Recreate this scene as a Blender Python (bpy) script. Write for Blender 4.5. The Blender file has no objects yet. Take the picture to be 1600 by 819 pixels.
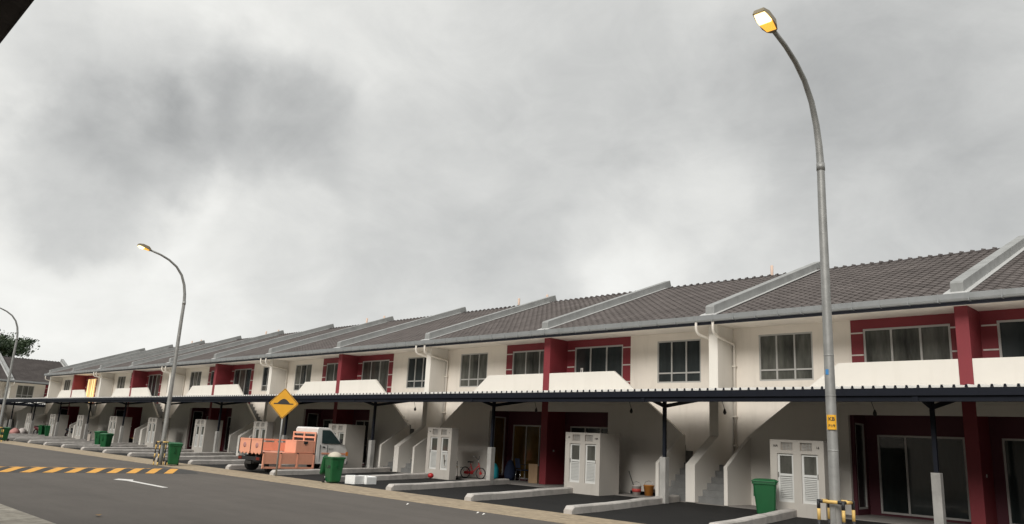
import bpy, bmesh, math, random
from mathutils import Vector, Matrix
random.seed(7)
R_ = math.radians
scene = bpy.context.scene
col = scene.collection

# ------------------------------------------------------------------ camera
cam_d = bpy.data.cameras.new("camera"); cam = bpy.data.objects.new("camera", cam_d); col.objects.link(cam)
r = (0.7115149, 0.7009143, 0.0496552); u = (0.1259915, -0.1967794, 0.9723189); f = (-0.6912834, 0.6855633, 0.2283207)
cam.matrix_world = Matrix(((r[0], u[0], -f[0], 0.0), (r[1], u[1], -f[1], 0.0), (r[2], u[2], -f[2], 1.6), (0, 0, 0, 1)))
cam_d.sensor_width = 36.0
cam_d.lens = 1204.344 / 1600 * 36
cam_d.clip_start = 0.05; cam_d.clip_end = 3000
scene.camera = cam

def pxdir(x, y):
    """world direction seen at a photograph pixel (used only to place clouds on the sky sphere)"""
    a = (x - 800) / 1204.344; b = -(y - 409.5) / 1204.344
    return Vector([r[i]*a + u[i]*b + f[i] for i in range(3)]).normalized()

# ------------------------------------------------------------------ world: overcast sky
SKY_DIM = 1.0
world = bpy.data.worlds.new("World"); scene.world = world; world.use_nodes = True
wt = world.node_tree; wt.nodes.clear()
def wn(t, **k):
    n = wt.nodes.new(t)
    for a, v in k.items(): setattr(n, a, v)
    return n
def wl(a, b): wt.links.new(a, b)
def wmath(op, a, b=None, clamp=False):
    n = wn('ShaderNodeMath', operation=op, use_clamp=clamp)
    for i, v in enumerate((a, b)):
        if v is None: continue
        if isinstance(v, (int, float)): n.inputs[i].default_value = v
        else: wl(v, n.inputs[i])
    return n.outputs[0]
tc = wn('ShaderNodeTexCoord')
nrm = wn('ShaderNodeVectorMath', operation='NORMALIZE'); wl(tc.outputs['Generated'], nrm.inputs[0])
D = nrm.outputs[0]
sep = wn('ShaderNodeSeparateXYZ'); wl(D, sep.inputs[0])
def wnoise(scale, detail=4, rough=.55, dist=0, off=(0, 0, 0), stretch=(1, 1, 1.6)):
    m = wn('ShaderNodeMapping'); wl(D, m.inputs[0]); m.inputs['Location'].default_value = off; m.inputs['Scale'].default_value = stretch
    n = wn('ShaderNodeTexNoise'); wl(m.outputs[0], n.inputs['Vector'])
    n.inputs['Scale'].default_value = scale; n.inputs['Detail'].default_value = detail
    n.inputs['Roughness'].default_value = rough; n.inputs['Distortion'].default_value = dist
    return n.outputs['Fac']
n1 = wnoise(5.0, 9, .58, .6); n2 = wnoise(12, 9, .64, .5, (3, 1, 0)); n3 = wnoise(2.6, 3, .5, .4, (7, 2, 1))
# warped direction so that the cloud masses get ragged edges
nv = wn('ShaderNodeTexNoise'); wl(D, nv.inputs['Vector']); nv.inputs['Scale'].default_value = 6; nv.inputs['Detail'].default_value = 6
sub = wn('ShaderNodeVectorMath', operation='SUBTRACT'); wl(nv.outputs['Color'], sub.inputs[0]); sub.inputs[1].default_value = (.5, .5, .5)
scl = wn('ShaderNodeVectorMath', operation='SCALE'); wl(sub.outputs[0], scl.inputs[0]); scl.inputs['Scale'].default_value = .26
add = wn('ShaderNodeVectorMath', operation='ADD'); wl(D, add.inputs[0]); wl(scl.outputs[0], add.inputs[1])
nr2 = wn('ShaderNodeVectorMath', operation='NORMALIZE'); wl(add.outputs[0], nr2.inputs[0])
def mass(px, py, deg):
    d = wn('ShaderNodeVectorMath', operation='DOT_PRODUCT'); wl(nr2.outputs[0], d.inputs[0]); d.inputs[1].default_value = pxdir(px, py)
    m = wn('ShaderNodeMapRange', interpolation_type='SMOOTHERSTEP'); wl(d.outputs['Value'], m.inputs[0])
    m.inputs[1].default_value = math.cos(R_(deg)); m.inputs[2].default_value = 1.0
    return m.outputs[0]
ramp = wn('ShaderNodeMapRange', interpolation_type='SMOOTHSTEP'); wl(sep.outputs['Z'], ramp.inputs[0])
ramp.inputs[1].default_value = 0.0; ramp.inputs[2].default_value = .62; ramp.inputs[3].default_value = .865; ramp.inputs[4].default_value = .74
val = ramp.outputs[0]
for px, py, dg, amt in ((230, 125, 9, -.14), (120, 130, 7, -.07), (330, 165, 8, -.13), (420, 215, 7, -.12), (500, 260, 5, -.05), (170, 265, 7, -.20), (90, 290, 6, -.08), (700, 330, 10, -.05), (240, 30, 6, .05), (60, 120, 7, -.02), (270, 290, 6, .06), (110, 40, 12, .14),
                        (1580, 120, 22, -.17), (1290, 300, 18, -.08), (700, 300, 22, -.13), (1050, 190, 14, -.05), (830, 420, 9, -.05),
                        (950, 395, 7, .08), (1090, 320, 6, .08), (1400, 330, 6, .06), (560, 90, 15, .07), (60, 420, 16, .07), (560, 60, 10, .06), (430, 60, 9, .05), (350, 340, 9, .06), (980, 440, 5, .08)):
    k = wmath('MULTIPLY', mass(px, py, dg), amt)
    val = wmath('ADD', val, k)
val = wmath('ADD', val, wmath('MULTIPLY', wmath('SUBTRACT', n1, .5), .30))
val = wmath('ADD', val, wmath('MULTIPLY', wmath('SUBTRACT', n2, .5), .14))
val = wmath('ADD', val, wmath('MULTIPLY', wmath('SUBTRACT', n3, .5), .14))
# the half of the sky behind the photographer is the brighter one
bk = wn('ShaderNodeVectorMath', operation='DOT_PRODUCT'); wl(D, bk.inputs[0]); bk.inputs[1].default_value = (0.36, -0.60, 0.714)
bm_ = wn('ShaderNodeMapRange', interpolation_type='SMOOTHSTEP'); wl(bk.outputs['Value'], bm_.inputs[0])
bm_.inputs[1].default_value = .25; bm_.inputs[2].default_value = 1.0; bm_.inputs[3].default_value = 1.0; bm_.inputs[4].default_value = 1.85
val = wmath('MAXIMUM', val, wmath('ADD', wmath('MULTIPLY', n2, .22), .27))
val = wmath('MULTIPLY', val, bm_.outputs[0])
# tree line behind the photographer, reflected in panes; raised to cut low sky light
tn = wnoise(3.2, 8, .6, .3, (2, 5, 0), (1, 1, .6)); th = wmath('MULTIPLY_ADD', tn, .42); wt.nodes[-1].inputs[2].default_value = .20
ab = wmath('GREATER_THAN', wmath('SUBTRACT', sep.outputs['Z'], th), 0.0)
fr_ = wmath('GREATER_THAN', wmath('ADD', sep.outputs['Y'], wmath('MULTIPLY', sep.outputs['X'], -.55)), .12)
keep = wmath('MAXIMUM', ab, fr_)
val = wmath('MULTIPLY', val, wmath('MULTIPLY_ADD', keep, .955)); wt.nodes[-2].inputs[2].default_value = .045
# below the horizon: dull ground
gm = wn('ShaderNodeMapRange'); wl(sep.outputs['Z'], gm.inputs[0]); gm.inputs[1].default_value = -.04; gm.inputs[2].default_value = 0.0
gm.inputs[3].default_value = .12; gm.inputs[4].default_value = 1.0
val = wmath('MULTIPLY', val, gm.outputs[0])
cr = wn('ShaderNodeMapRange'); wl(val, cr.inputs[0]); cr.inputs[1].default_value = .3; cr.inputs[2].default_value = .85
mixc = wn('ShaderNodeMix', data_type='RGBA'); wl(cr.outputs[0], mixc.inputs['Factor'])
mixc.inputs['A'].default_value = (.978, 1.0, 1.0, 1); mixc.inputs['B'].default_value = (1.0, 1.0, .965, 1)
vm = wn('ShaderNodeVectorMath', operation='SCALE'); wl(mixc.outputs['Result'], vm.inputs[0]); wl(val, vm.inputs['Scale'])
cloud_bg = wn('ShaderNodeBackground'); wl(vm.outputs[0], cloud_bg.inputs['Color']); cloud_bg.inputs['Strength'].default_value = SKY_DIM
sky = wn('ShaderNodeTexSky', sky_type='NISHITA'); sky.sun_disc = False
SUN_ELEV = 34.5; SUN_AZ = 163      # degrees clockwise from +Y : behind the photographer, a little to the right
sky.sun_elevation = R_(SUN_ELEV); sky.sun_rotation = R_(SUN_AZ)
sky_bg = wn('ShaderNodeBackground'); wl(sky.outputs[0], sky_bg.inputs['Color']); sky_bg.inputs['Strength'].default_value = .06
mx = wn('ShaderNodeMixShader'); mx.inputs[0].default_value = .95; wl(sky_bg.outputs[0], mx.inputs[1]); wl(cloud_bg.outputs[0], mx.inputs[2])
wo = wn('ShaderNodeOutputWorld'); wl(mx.outputs[0], wo.inputs['Surface'])

# ------------------------------------------------------------------ sun through thick cloud
sd = bpy.data.lights.new("sun", 'SUN'); so = bpy.data.objects.new("sun", sd); col.objects.link(so)
sd.energy = 2.25; sd.angle = R_(27); sd.color = (1.0, .965, .905)
az = R_(SUN_AZ); el = R_(SUN_ELEV)
sdir = Vector((math.sin(az)*math.cos(el), math.cos(az)*math.cos(el), math.sin(el)))
so.rotation_euler = (-sdir).to_track_quat('-Z', 'Y').to_euler()

scene.view_settings.view_transform = 'Standard'; scene.view_settings.look = 'None'
scene.view_settings.exposure = 0.0; scene.view_settings.gamma = 1.0

# ------------------------------------------------------------------ materials
M = {}
def mat(name, c, rough=.7, metal=0.0, var=.12, scale=3.0, bump=0.0, bscale=60, emit=None, spec=.5, dirt=None, stretch=(1, 1, 1), coord='Object'):
    m = bpy.data.materials.new(name); m.use_nodes = True; t = m.node_tree; b = t.nodes['Principled BSDF']
    b.inputs['Roughness'].default_value = rough; b.inputs['Metallic'].default_value = metal
    b.inputs['Specular IOR Level'].default_value = spec
    co = t.nodes.new('ShaderNodeTexCoord'); mp = t.nodes.new('ShaderNodeMapping'); t.links.new(co.outputs[coord], mp.inputs[0]); mp.inputs['Scale'].default_value = stretch
    n = t.nodes.new('ShaderNodeTexNoise'); t.links.new(mp.outputs[0], n.inputs['Vector']); n.inputs['Scale'].default_value = scale; n.inputs['Detail'].default_value = 6; n.inputs['Roughness'].default_value = .6
    mr = t.nodes.new('ShaderNodeMapRange'); t.links.new(n.outputs['Fac'], mr.inputs[0]); mr.inputs[1].default_value = .3; mr.inputs[2].default_value = .7
    mr.inputs[3].default_value = 1 - var; mr.inputs[4].default_value = 1 + var
    sc = t.nodes.new('ShaderNodeVectorMath'); sc.operation = 'SCALE'; sc.inputs[0].default_value = c; t.links.new(mr.outputs[0], sc.inputs['Scale'])
    out = sc.outputs[0]
    if dirt:      # (colour, amount, scale, stretch) : streaks and stains
        dm = t.nodes.new('ShaderNodeMapping'); t.links.new(co.outputs[coord], dm.inputs[0]); dm.inputs['Scale'].default_value = dirt[3]
        dn = t.nodes.new('ShaderNodeTexNoise'); t.links.new(dm.outputs[0], dn.inputs['Vector']); dn.inputs['Scale'].default_value = dirt[2]; dn.inputs['Detail'].default_value = 8; dn.inputs['Roughness'].default_value = .65
        dr = t.nodes.new('ShaderNodeMapRange'); t.links.new(dn.outputs['Fac'], dr.inputs[0]); dr.inputs[1].default_value = .50; dr.inputs[2].default_value = .72
        dr.inputs[3].default_value = 0; dr.inputs[4].default_value = dirt[1]
        mi = t.nodes.new('ShaderNodeMix'); mi.data_type = 'RGBA'; t.links.new(dr.outputs[0], mi.inputs['Factor']); t.links.new(out, mi.inputs['A']); mi.inputs['B'].default_value = (*dirt[0], 1)
        out = mi.outputs['Result']
    t.links.new(out, b.inputs['Base Color'])
    if bump:
        bn = t.nodes.new('ShaderNodeTexNoise'); t.links.new(co.outputs[coord], bn.inputs['Vector']); bn.inputs['Scale'].default_value = bscale; bn.inputs['Detail'].default_value = 3
        bp = t.nodes.new('ShaderNodeBump'); bp.inputs['Strength'].default_value = bump; bp.inputs['Distance'].default_value = .02
        t.links.new(bn.outputs['Fac'], bp.inputs['Height']); t.links.new(bp.outputs[0], b.inputs['Normal'])
    if emit:
        b.inputs['Emission Color'].default_value = (*emit[0], 1); b.inputs['Emission Strength'].default_value = emit[1]
    M[name] = m
    return m
mat('cream', (.80, .735, .655), .85, var=.045, scale=.9, bump=.15, bscale=90, dirt=((.52, .46, .39), .22, 1.4, (2.2, 2.2, .35)))
mat('white_paint', (.72, .685, .63), .8, var=.03, scale=.8, bump=.12, bscale=90, dirt=((.56, .52, .45), .16, 1.5, (2.2, 2.2, .22)))
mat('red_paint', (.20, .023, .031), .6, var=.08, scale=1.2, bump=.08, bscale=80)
mat('porch_red_shaded', (.075, .013, .022), .6, var=.1, scale=1.2)  # facade red with the carport's shade put into the colour
mat('groove', (.62, .58, .54), .7)
mat('cabinet_paint', (.47, .44, .40), .85, var=.05, scale=1.2, bump=.12, bscale=90, dirt=((.34, .31, .27), .35, 1.8, (2, 2, .4)))
mat('concrete', (.37, .36, .34), .9, var=.16, scale=2.2, bump=.3, bscale=40, dirt=((.20, .19, .18), .55, 2.2, (1, 1, .5)))
mat('firewall', (.31, .315, .31), .9, var=.12, scale=1.6, bump=.2, bscale=40, dirt=((.20, .20, .19), .6, 2.5, (1, 1, .35)))
mat('flashing', (.50, .50, .49), .5, var=.06)
mat('gutter', (.30, .31, .315), .45, .3, var=.08, scale=2, dirt=((.2, .21, .2), .4, 3, (1, 1, .3)))
mat('fascia', (.035, .038, .055), .5, var=.08)
mat('navy', (.007, .009, .016), .65, var=.15, scale=4, spec=.25)
mat('sheet', (.74, .73, .70), .6, .0, var=.08, scale=3)
mat('pipe', (.74, .69, .62), .5, var=.05)
mat('alu', (.47, .46, .44), .45, .15, var=.05)
mat('alu_white', (.62, .62, .60), .5, .0, var=.05)
mat('dark_void', (.012, .012, .014), .8)
def glass(name, c, rough=.04, spec=.5, c2=None, sc=.8):
    m = mat(name, c, rough, var=.6, scale=sc, spec=spec, stretch=(1.5, 1.5, .3)); return m
glass('glass', (.035, .04, .04)); glass('glass_curtain', (.10, .10, .088), .06, sc=2.2); glass('glass_lower', (.018, .024, .024), .05)
glass('glass_amber', (.11, .062, .012), .08)
def curtain_lit():
    m = mat('lit_curtain', (.8, .5, .2), .6); t = m.node_tree; b = t.nodes['Principled BSDF']
    co = t.nodes.new('ShaderNodeTexCoord'); w = t.nodes.new('ShaderNodeTexWave'); w.bands_direction = 'X'; w.inputs['Scale'].default_value = .62; w.inputs['Distortion'].default_value = .0
    t.links.new(co.outputs['Object'], w.inputs['Vector']); cr_ = t.nodes.new('ShaderNodeValToRGB'); t.links.new(w.outputs['Fac'], cr_.inputs[0])
    cr_.color_ramp.elements[0].color = (.16, .05, .006, 1); cr_.color_ramp.elements[1].color = (1.0, .74, .34, 1); cr_.color_ramp.elements[0].position = .12; cr_.color_ramp.elements[1].position = .5
    t.links.new(cr_.outputs[0], b.inputs['Emission Color']); b.inputs['Emission Strength'].default_value = 1.25
curtain_lit()
def tile_mat():
    m = bpy.data.materials.new('roof_tile'); m.use_nodes = True; t = m.node_tree; b = t.nodes['Principled BSDF']; b.inputs['Roughness'].default_value = .75; b.inputs['Specular IOR Level'].default_value = .22
    co = t.nodes.new('ShaderNodeTexCoord'); mp = t.nodes.new('ShaderNodeMapping'); t.links.new(co.outputs['Object'], mp.inputs[0]); mp.inputs['Scale'].default_value = (1/.298, 1/.325, 0)
    fl = t.nodes.new('ShaderNodeVectorMath'); fl.operation = 'FLOOR'; t.links.new(mp.outputs[0], fl.inputs[0])
    wnn = t.nodes.new('ShaderNodeTexWhiteNoise'); t.links.new(fl.outputs[0], wnn.inputs['Vector'])
    n = t.nodes.new('ShaderNodeTexNoise'); t.links.new(co.outputs['Object'], n.inputs['Vector']); n.inputs['Scale'].default_value = 1.1; n.inputs['Detail'].default_value = 7
    a1 = t.nodes.new('ShaderNodeMath'); a1.operation = 'MULTIPLY_ADD'; t.links.new(wnn.outputs['Value'], a1.inputs[0]); a1.inputs[1].default_value = .13; a1.inputs[2].default_value = .53
    a2 = t.nodes.new('ShaderNodeMath'); a2.operation = 'MULTIPLY_ADD'; t.links.new(n.outputs['Fac'], a2.inputs[0]); a2.inputs[1].default_value = .8; t.links.new(a1.outputs[0], a2.inputs[2])
    sc = t.nodes.new('ShaderNodeVectorMath'); sc.operation = 'SCALE'; sc.inputs[0].default_value = (.182, .162, .156); t.links.new(a2.outputs[0], sc.inputs['Scale'])
    t.links.new(sc.outputs[0], b.inputs['Base Color']); M['roof_tile'] = m
tile_mat()
mat('ridge', (.09, .078, .076), .7, var=.15)
def asphalt(name, c, streak=True, spec=.4):
    m = bpy.data.materials.new(name); m.use_nodes = True; t = m.node_tree; b = t.nodes['Principled BSDF']; b.inputs['Roughness'].default_value = .85; b.inputs['Specular IOR Level'].default_value = spec
    co = t.nodes.new('ShaderNodeTexCoord')
    def nz(scale, st, det=5):
        mp = t.nodes.new('ShaderNodeMapping'); t.links.new(co.outputs['Object'], mp.inputs[0]); mp.inputs['Scale'].default_value = st
        n = t.nodes.new('ShaderNodeTexNoise'); t.links.new(mp.outputs[0], n.inputs['Vector']); n.inputs['Scale'].default_value = scale; n.inputs['Detail'].default_value = det; n.inputs['Roughness'].default_value = .65
        return n.outputs['Fac']
    def mad(a, k, c0):
        x = t.nodes.new('ShaderNodeMath'); x.operation = 'MULTIPLY_ADD'; t.links.new(a, x.inputs[0]); x.inputs[1].default_value = k
        if isinstance(c0, float): x.inputs[2].default_value = c0
        else: t.links.new(c0, x.inputs[2])
        return x.outputs[0]
    v = mad(nz(.35, (1, 1, 1)), 1.1, .02)
    v = mad(nz(.9, (.07, 1.3, 1)), .85 if streak else .3, v)
    v = mad(nz(2.2, (.5, 1.2, 1), 8), .7, v); v = mad(nz(.12, (.25, 2.0, 1), 3), .6 if streak else .0, v)
    v = mad(nz(38, (1, 1, 1), 2), .75, v)
    v = mad(nz(9, (1, 1, 1), 4), .35, v)
    x = t.nodes.new('ShaderNodeMath'); x.operation = 'MULTIPLY'; t.links.new(v, x.inputs[0]); x.inputs[1].default_value = .60 if streak else .66
    sc = t.nodes.new('ShaderNodeVectorMath'); sc.operation = 'SCALE'; sc.inputs[0].default_value = c; t.links.new(x.outputs[0], sc.inputs['Scale'])
    t.links.new(sc.outputs[0], b.inputs['Base Color'])
    bp = t.nodes.new('ShaderNodeBump'); bp.inputs['Strength'].default_value = .5; bp.inputs['Distance'].default_value = .01
    t.links.new(nz(55, (1, 1, 1), 2), bp.inputs['Height']); t.links.new(bp.outputs[0], b.inputs['Normal'])
    M[name] = m
asphalt('asphalt', (.076, .067, .059)); asphalt('asphalt_bay', (.017, .0165, .016), False, .2); asphalt('hump_black', (.05, .048, .046), False)
mat('strip', (.34, .27, .185), .95, var=.28, scale=5, bump=.7, bscale=30, dirt=((.20, .17, .13), .6, 1.2, (1, 1, 1)))
mat('pavement', (.34, .31, .26), .95, var=.3, scale=6, bump=.8, bscale=25, dirt=((.17, .15, .12), .6, 1.7, (1, 1, 1)))
mat('apron', (.21, .195, .18), .9, var=.15, scale=2, bump=.2, bscale=40, dirt=((.10, .09, .085), .5, 1, (1, 1, 1)))
mat('grass', (.06, .085, .035), .95, var=.3, scale=2, bump=.5, bscale=20)
mat('step', (.17, .17, .165), .9, var=.15, scale=4, bump=.3, bscale=40)
mat('kerb', (.47, .44, .41), .9, var=.16, scale=3, bump=.45, bscale=30, dirt=((.19, .18, .165), .7, 1.6, (1, 1, 1)))
mat('road_white', (.70, .68, .65), .8, var=.15, scale=14, dirt=((.2, .19, .18), .5, 7, (1, 1, 1)))
mat('road_yellow', (.72, .36, .06), .8, var=.15, scale=12, dirt=((.2, .14, .08), .5, 6, (1, 1, 1)))
mat('steel', (.33, .33, .32), .5, .35, var=.16, scale=5, bump=.1, bscale=30, dirt=((.2, .2, .19), .5, 4, (1, 1, .15)))
mat('lamp_shell', (.26, .22, .15), .5, .2)
mat('lamp_glow', (.9, .5, .1), .5, emit=((1.0, .46, .06), 1.2))
mat('lamp_lens', (1, .9, .7), .4, emit=((1.0, .74, .33), 3.2))
mat('hazard_yellow', (.75, .50, .16), .6, var=.12, scale=9, dirt=((.3, .2, .08), .5, 8, (1, 1, 1)))
mat('hazard_black', (.02, .02, .022), .5)
mat('plate_yellow', (.82, .42, .02), .5, var=.06)
mat('ink', (.03, .028, .026), .7)
mat('sign_yellow', (.72, .35, .015), .45, var=.06, scale=4)
mat('sticker_blue', (.06, .25, .55), .5)
mat('bin_green', (.007, .092, .028), .45, var=.12, scale=3)
mat('rubber', (.014, .014, .015), .75)
mat('truck_orange', (.80, .37, .245), .55, var=.10, scale=3, dirt=((.50, .22, .14), .4, 3, (1, 1, 1)))
mat('truck_white', (.72, .70, .67), .4, var=.05, dirt=((.45, .42, .38), .35, 2, (1, 1, 1)))
mat('truck_glass', (.03, .05, .05), .05)
mat('lamp_red', (.16, .02, .012), .35)
mat('amber', (.75, .25, .04), .35)
mat('chassis', (.018, .018, .019), .7)
mat('styro', (.85, .85, .83), .8, var=.05, scale=8, bump=.2, bscale=70)
mat('bag', (.52, .47, .38), .6, var=.1, bump=.4, bscale=12)
mat('bike_red', (.42, .02, .022), .4)
mat('scooter_dark', (.02, .022, .03), .35, var=.2)
mat('scooter_maroon', (.11, .02, .025), .35)
mat('chrome', (.5, .5, .5), .25, .9)
mat('tan', (.42, .30, .16), .7)
mat('cardboard', (.33, .22, .13), .9, var=.1)
mat('turquoise', (.02, .30, .36), .5)
mat('cloth_blue', (.008, .016, .045), .9, var=.2)
mat('wood', (.34, .20, .06), .7, var=.2, scale=5)
mat('bucket_orange', (.55, .22, .04), .5, var=.1)
mat('bucket_pale', (.55, .50, .47), .6, var=.1)
mat('label_red', (.45, .06, .05), .6)
mat('beige_panel', (.42, .37, .32), .8, var=.08)
mat('paper', (.78, .76, .72), .8)
mat('louvre', (.50, .50, .48), .5, var=.05)
mat('vent_pipe', (.70, .52, .42), .6, var=.08)
mat('bark', (.09, .07, .05), .9, var=.2)
mat('pink_cloth', (.45, .22, .20), .9, var=.2)
mat('leaf_dry', (.24, .15, .07), .9)
def leaf_mat():
    m = bpy.data.materials.new('leaf'); m.use_nodes = True; t = m.node_tree; b = t.nodes['Principled BSDF']; b.inputs['Roughness'].default_value = .6
    g = t.nodes.new('ShaderNodeNewGeometry'); cr_ = t.nodes.new('ShaderNodeValToRGB'); t.links.new(g.outputs['Random Per Island'], cr_.inputs[0])
    cr_.color_ramp.elements[0].color = (.022, .045, .022, 1); cr_.color_ramp.elements[1].color = (.075, .105, .05, 1)
    t.links.new(cr_.outputs[0], b.inputs['Base Color']); M['leaf'] = m
leaf_mat()

# ------------------------------------------------------------------ mesh helpers
class MB:
    def __init__(s, mir=False): s.bm = bmesh.new(); s.mir = mir
    def _v(s, p): return s.bm.verts.new((-p[0] if s.mir else p[0], p[1], p[2]))
    def _f(s, vs, mi=0, smooth=False):
        if s.mir: vs = vs[::-1]
        try: fc = s.bm.faces.new(vs)
        except ValueError: return
        fc.material_index = mi; fc.smooth = smooth
    def box(s, x0, x1, y0, y1, z0, z1, mi=0):
        if x0 > x1: x0, x1 = x1, x0
        v = [s._v(p) for p in ((x0,y0,z0),(x1,y0,z0),(x1,y1,z0),(x0,y1,z0),(x0,y0,z1),(x1,y0,z1),(x1,y1,z1),(x0,y1,z1))]
        for q in ((0,3,2,1),(4,5,6,7),(0,1,5,4),(1,2,6,5),(2,3,7,6),(3,0,4,7)): s._f([v[i] for i in q], mi)
        return s
    def prism(s, poly, axis, a0, a1, mi=0):
        """poly: (u,v) list; axis x: (y,z), y: (x,z), z: (x,y)"""
        def P(t, a):
            return {'x': (a, t[0], t[1]), 'y': (t[0], a, t[1]), 'z': (t[0], t[1], a)}[axis]
        area = sum(poly[i][0]*poly[(i+1) % len(poly)][1]-poly[(i+1) % len(poly)][0]*poly[i][1] for i in range(len(poly)))
        if (area < 0) != (axis == 'y'): poly = poly[::-1]
        A = [s._v(P(t, a0)) for t in poly]; B = [s._v(P(t, a1)) for t in poly]; n = len(poly)
        s._f(A[::-1], mi); s._f(B, mi)
        for i in range(n): s._f([A[i], A[(i+1) % n], B[(i+1) % n], B[i]], mi)
        return s
    def tube(s, pts, rad, seg=10, mi=0, cap=True, smooth=True):
        pts = [Vector(p) for p in pts]; rs = rad if isinstance(rad, (list, tuple)) else [rad]*len(pts)
        rings = []; prev = None
        for i, p in enumerate(pts):
            d = ((pts[min(i+1, len(pts)-1)]-p).normalized() + (p-pts[max(i-1, 0)]).normalized())
            d.normalize()
            if prev is None:
                a = Vector((0, 0, 1)) if abs(d.z) < .9 else Vector((1, 0, 0)); a = (a - d*a.dot(d)).normalized()
            else: a = (prev - d*prev.dot(d)).normalized()
            prev = a; b = d.cross(a)
            rings.append([s._v(p + (a*math.cos(2*math.pi*k/seg)+b*math.sin(2*math.pi*k/seg))*rs[i]) for k in range(seg)])
        for i in range(len(rings)-1):
            for k in range(seg): s._f([rings[i][k], rings[i][(k+1) % seg], rings[i+1][(k+1) % seg], rings[i+1][k]], mi, smooth)
        if cap: s._f(rings[0][::-1], mi); s._f(rings[-1], mi)
        return s
    def loft(s, rings, mi=0, smooth=False, cap=True):
        R = [[s._v(p) for p in rg] for rg in rings]; n = len(R[0])
        for i in range(len(R)-1):
            for k in range(n): s._f([R[i][k], R[i][(k+1) % n], R[i+1][(k+1) % n], R[i+1][k]], mi, smooth)
        if cap: s._f(R[0][::-1], mi); s._f(R[-1], mi)
        return s
    def lathe(s, prof, c, seg=20, mi=0, smooth=True):
        return s.loft([[(c[0]+r_*math.cos(2*math.pi*k/seg), c[1]+r_*math.sin(2*math.pi*k/seg), c[2]+z) for k in range(seg)] for r_, z in prof], mi, smooth)
    def build(s, name, mats, parent=None, loc=None, rz=0, bevel=0, norm=True):
        if norm: bmesh.ops.recalc_face_normals(s.bm, faces=s.bm.faces)
        me = bpy.data.meshes.new(name); s.bm.to_mesh(me); s.bm.free()
        for k in (mats if isinstance(mats, (list, tuple)) else [mats]): me.materials.append(M[k])
        o = bpy.data.objects.new(name, me); col.objects.link(o)
        if parent: o.parent = parent
        if loc: o.location = loc
        o.rotation_euler.z = rz
        if bevel:
            b = o.modifiers.new('bevel', 'BEVEL'); b.width = bevel; b.segments = 2; b.limit_method = 'ANGLE'; b.angle_limit = R_(40)
        return o
def tag(o, label=None, cat=None, group=None, kind=None):
    if label: o['label'] = label
    if cat: o['category'] = cat
    if group: o['group'] = group
    if kind: o['kind'] = kind
    return o
def empty(name, loc=(0, 0, 0), rz=0):
    o = bpy.data.objects.new(name, None); col.objects.link(o); o.location = loc; o.rotation_euler.z = rz; o.empty_display_size = .3
    return o
KIDS = {}
def copy_tree(o, parent=None):
    c = o.copy(); col.objects.link(c)
    if parent: c.parent = parent
    for ch in [x for x in bpy.data.objects if x.parent == o]: copy_tree(ch, c)
    return c
def text_mesh(s, size, extrude=.004):
    cu = bpy.data.curves.new('text', 'FONT'); cu.body = s; cu.size = size; cu.extrude = extrude; cu.align_x = 'CENTER'; cu.align_y = 'CENTER'; cu.offset = size*.018; cu.resolution_u = 3
    t = bpy.data.objects.new('text', cu); col.objects.link(t)
    me = bpy.data.meshes.new_from_object(t.evaluated_get(bpy.context.evaluated_depsgraph_get()))
    bpy.data.objects.remove(t); bpy.data.curves.remove(cu)
    return me
def text(s, size, name, m, parent, loc, rot=(math.pi/2, 0, 0)):
    me = text_mesh(s, size); me.materials.clear(); me.materials.append(M[m])
    o = bpy.data.objects.new(name, me); col.objects.link(o); o.parent = parent; o.location = loc; o.rotation_euler = rot
    return o

# ------------------------------------------------------------------ ground
W = 7.15; X0 = -5.65; YF = 21.93; ZF = .17
def fin(k): return X0 - k*W
def sheet(name, pts, z, m, kind='structure', cut=0):
    b = MB()
    vs = [b._v((x, y, z if not callable(z) else z(x, y))) for x, y in pts]; b._f(vs)
    o = b.build(name, m, norm=False); tag(o, kind=kind); return o
def grid_sheet(name, x0, x1, ys, zs, m):
    b = MB()
    for i in range(len(ys)-1):
        b._f([b._v((x0, ys[i], zs[i])), b._v((x1, ys[i], zs[i])), b._v((x1, ys[i+1], zs[i+1])), b._v((x0, ys[i+1], zs[i+1]))])
    o = b.build(name, m, norm=False); return tag(o, kind='structure')
sheet('ground', [(-900, -900), (900, -900), (900, 900), (-900, 900)], -.03, 'grass')
sheet('road', [(-104, 4.1), (40, 4.1), (40, 13.02), (-92, 13.02), (-92, 60), (-104, 60)], 0.0, 'asphalt')
grid_sheet('drain_strip', -91, 40, [13.02, 13.04, 14.75], [-.02, .012, .02], 'strip')
grid_sheet('parking_bay_surface', -91, 40, [14.75, 16.0, 20.6], [.018, .03, .15], 'asphalt_bay')
b = MB(); b.box(-91, 40, 20.6, 23.2, -.02, ZF); tag(b.build('apron', 'apron'), kind='structure')
b = MB(); b.box(-22, 40, -12, 3.93, -.02, .08); 
tag(b.build('pavement', 'pavement', bevel=.02), kind='structure')
b = MB(); b.box(-108, -104, -20, 60, -.02, .08); tag(b.build('pavement', 'apron'), kind='structure')

# road paint
ARROW = [(-24.35, 8.42), (-24.75, 8.70), (-24.35, 8.98), (-23.9, 8.80), (-21.3, 8.78), (-21.3, 8.62), (-23.9, 8.62)]
b = MB(); b._f([b._v((x, y, .004)) for x, y in ARROW]); o = b.build('road_arrow', 'road_white'); 
tag(o, 'worn white direction arrow painted on the grey road', 'road marking')

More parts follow.
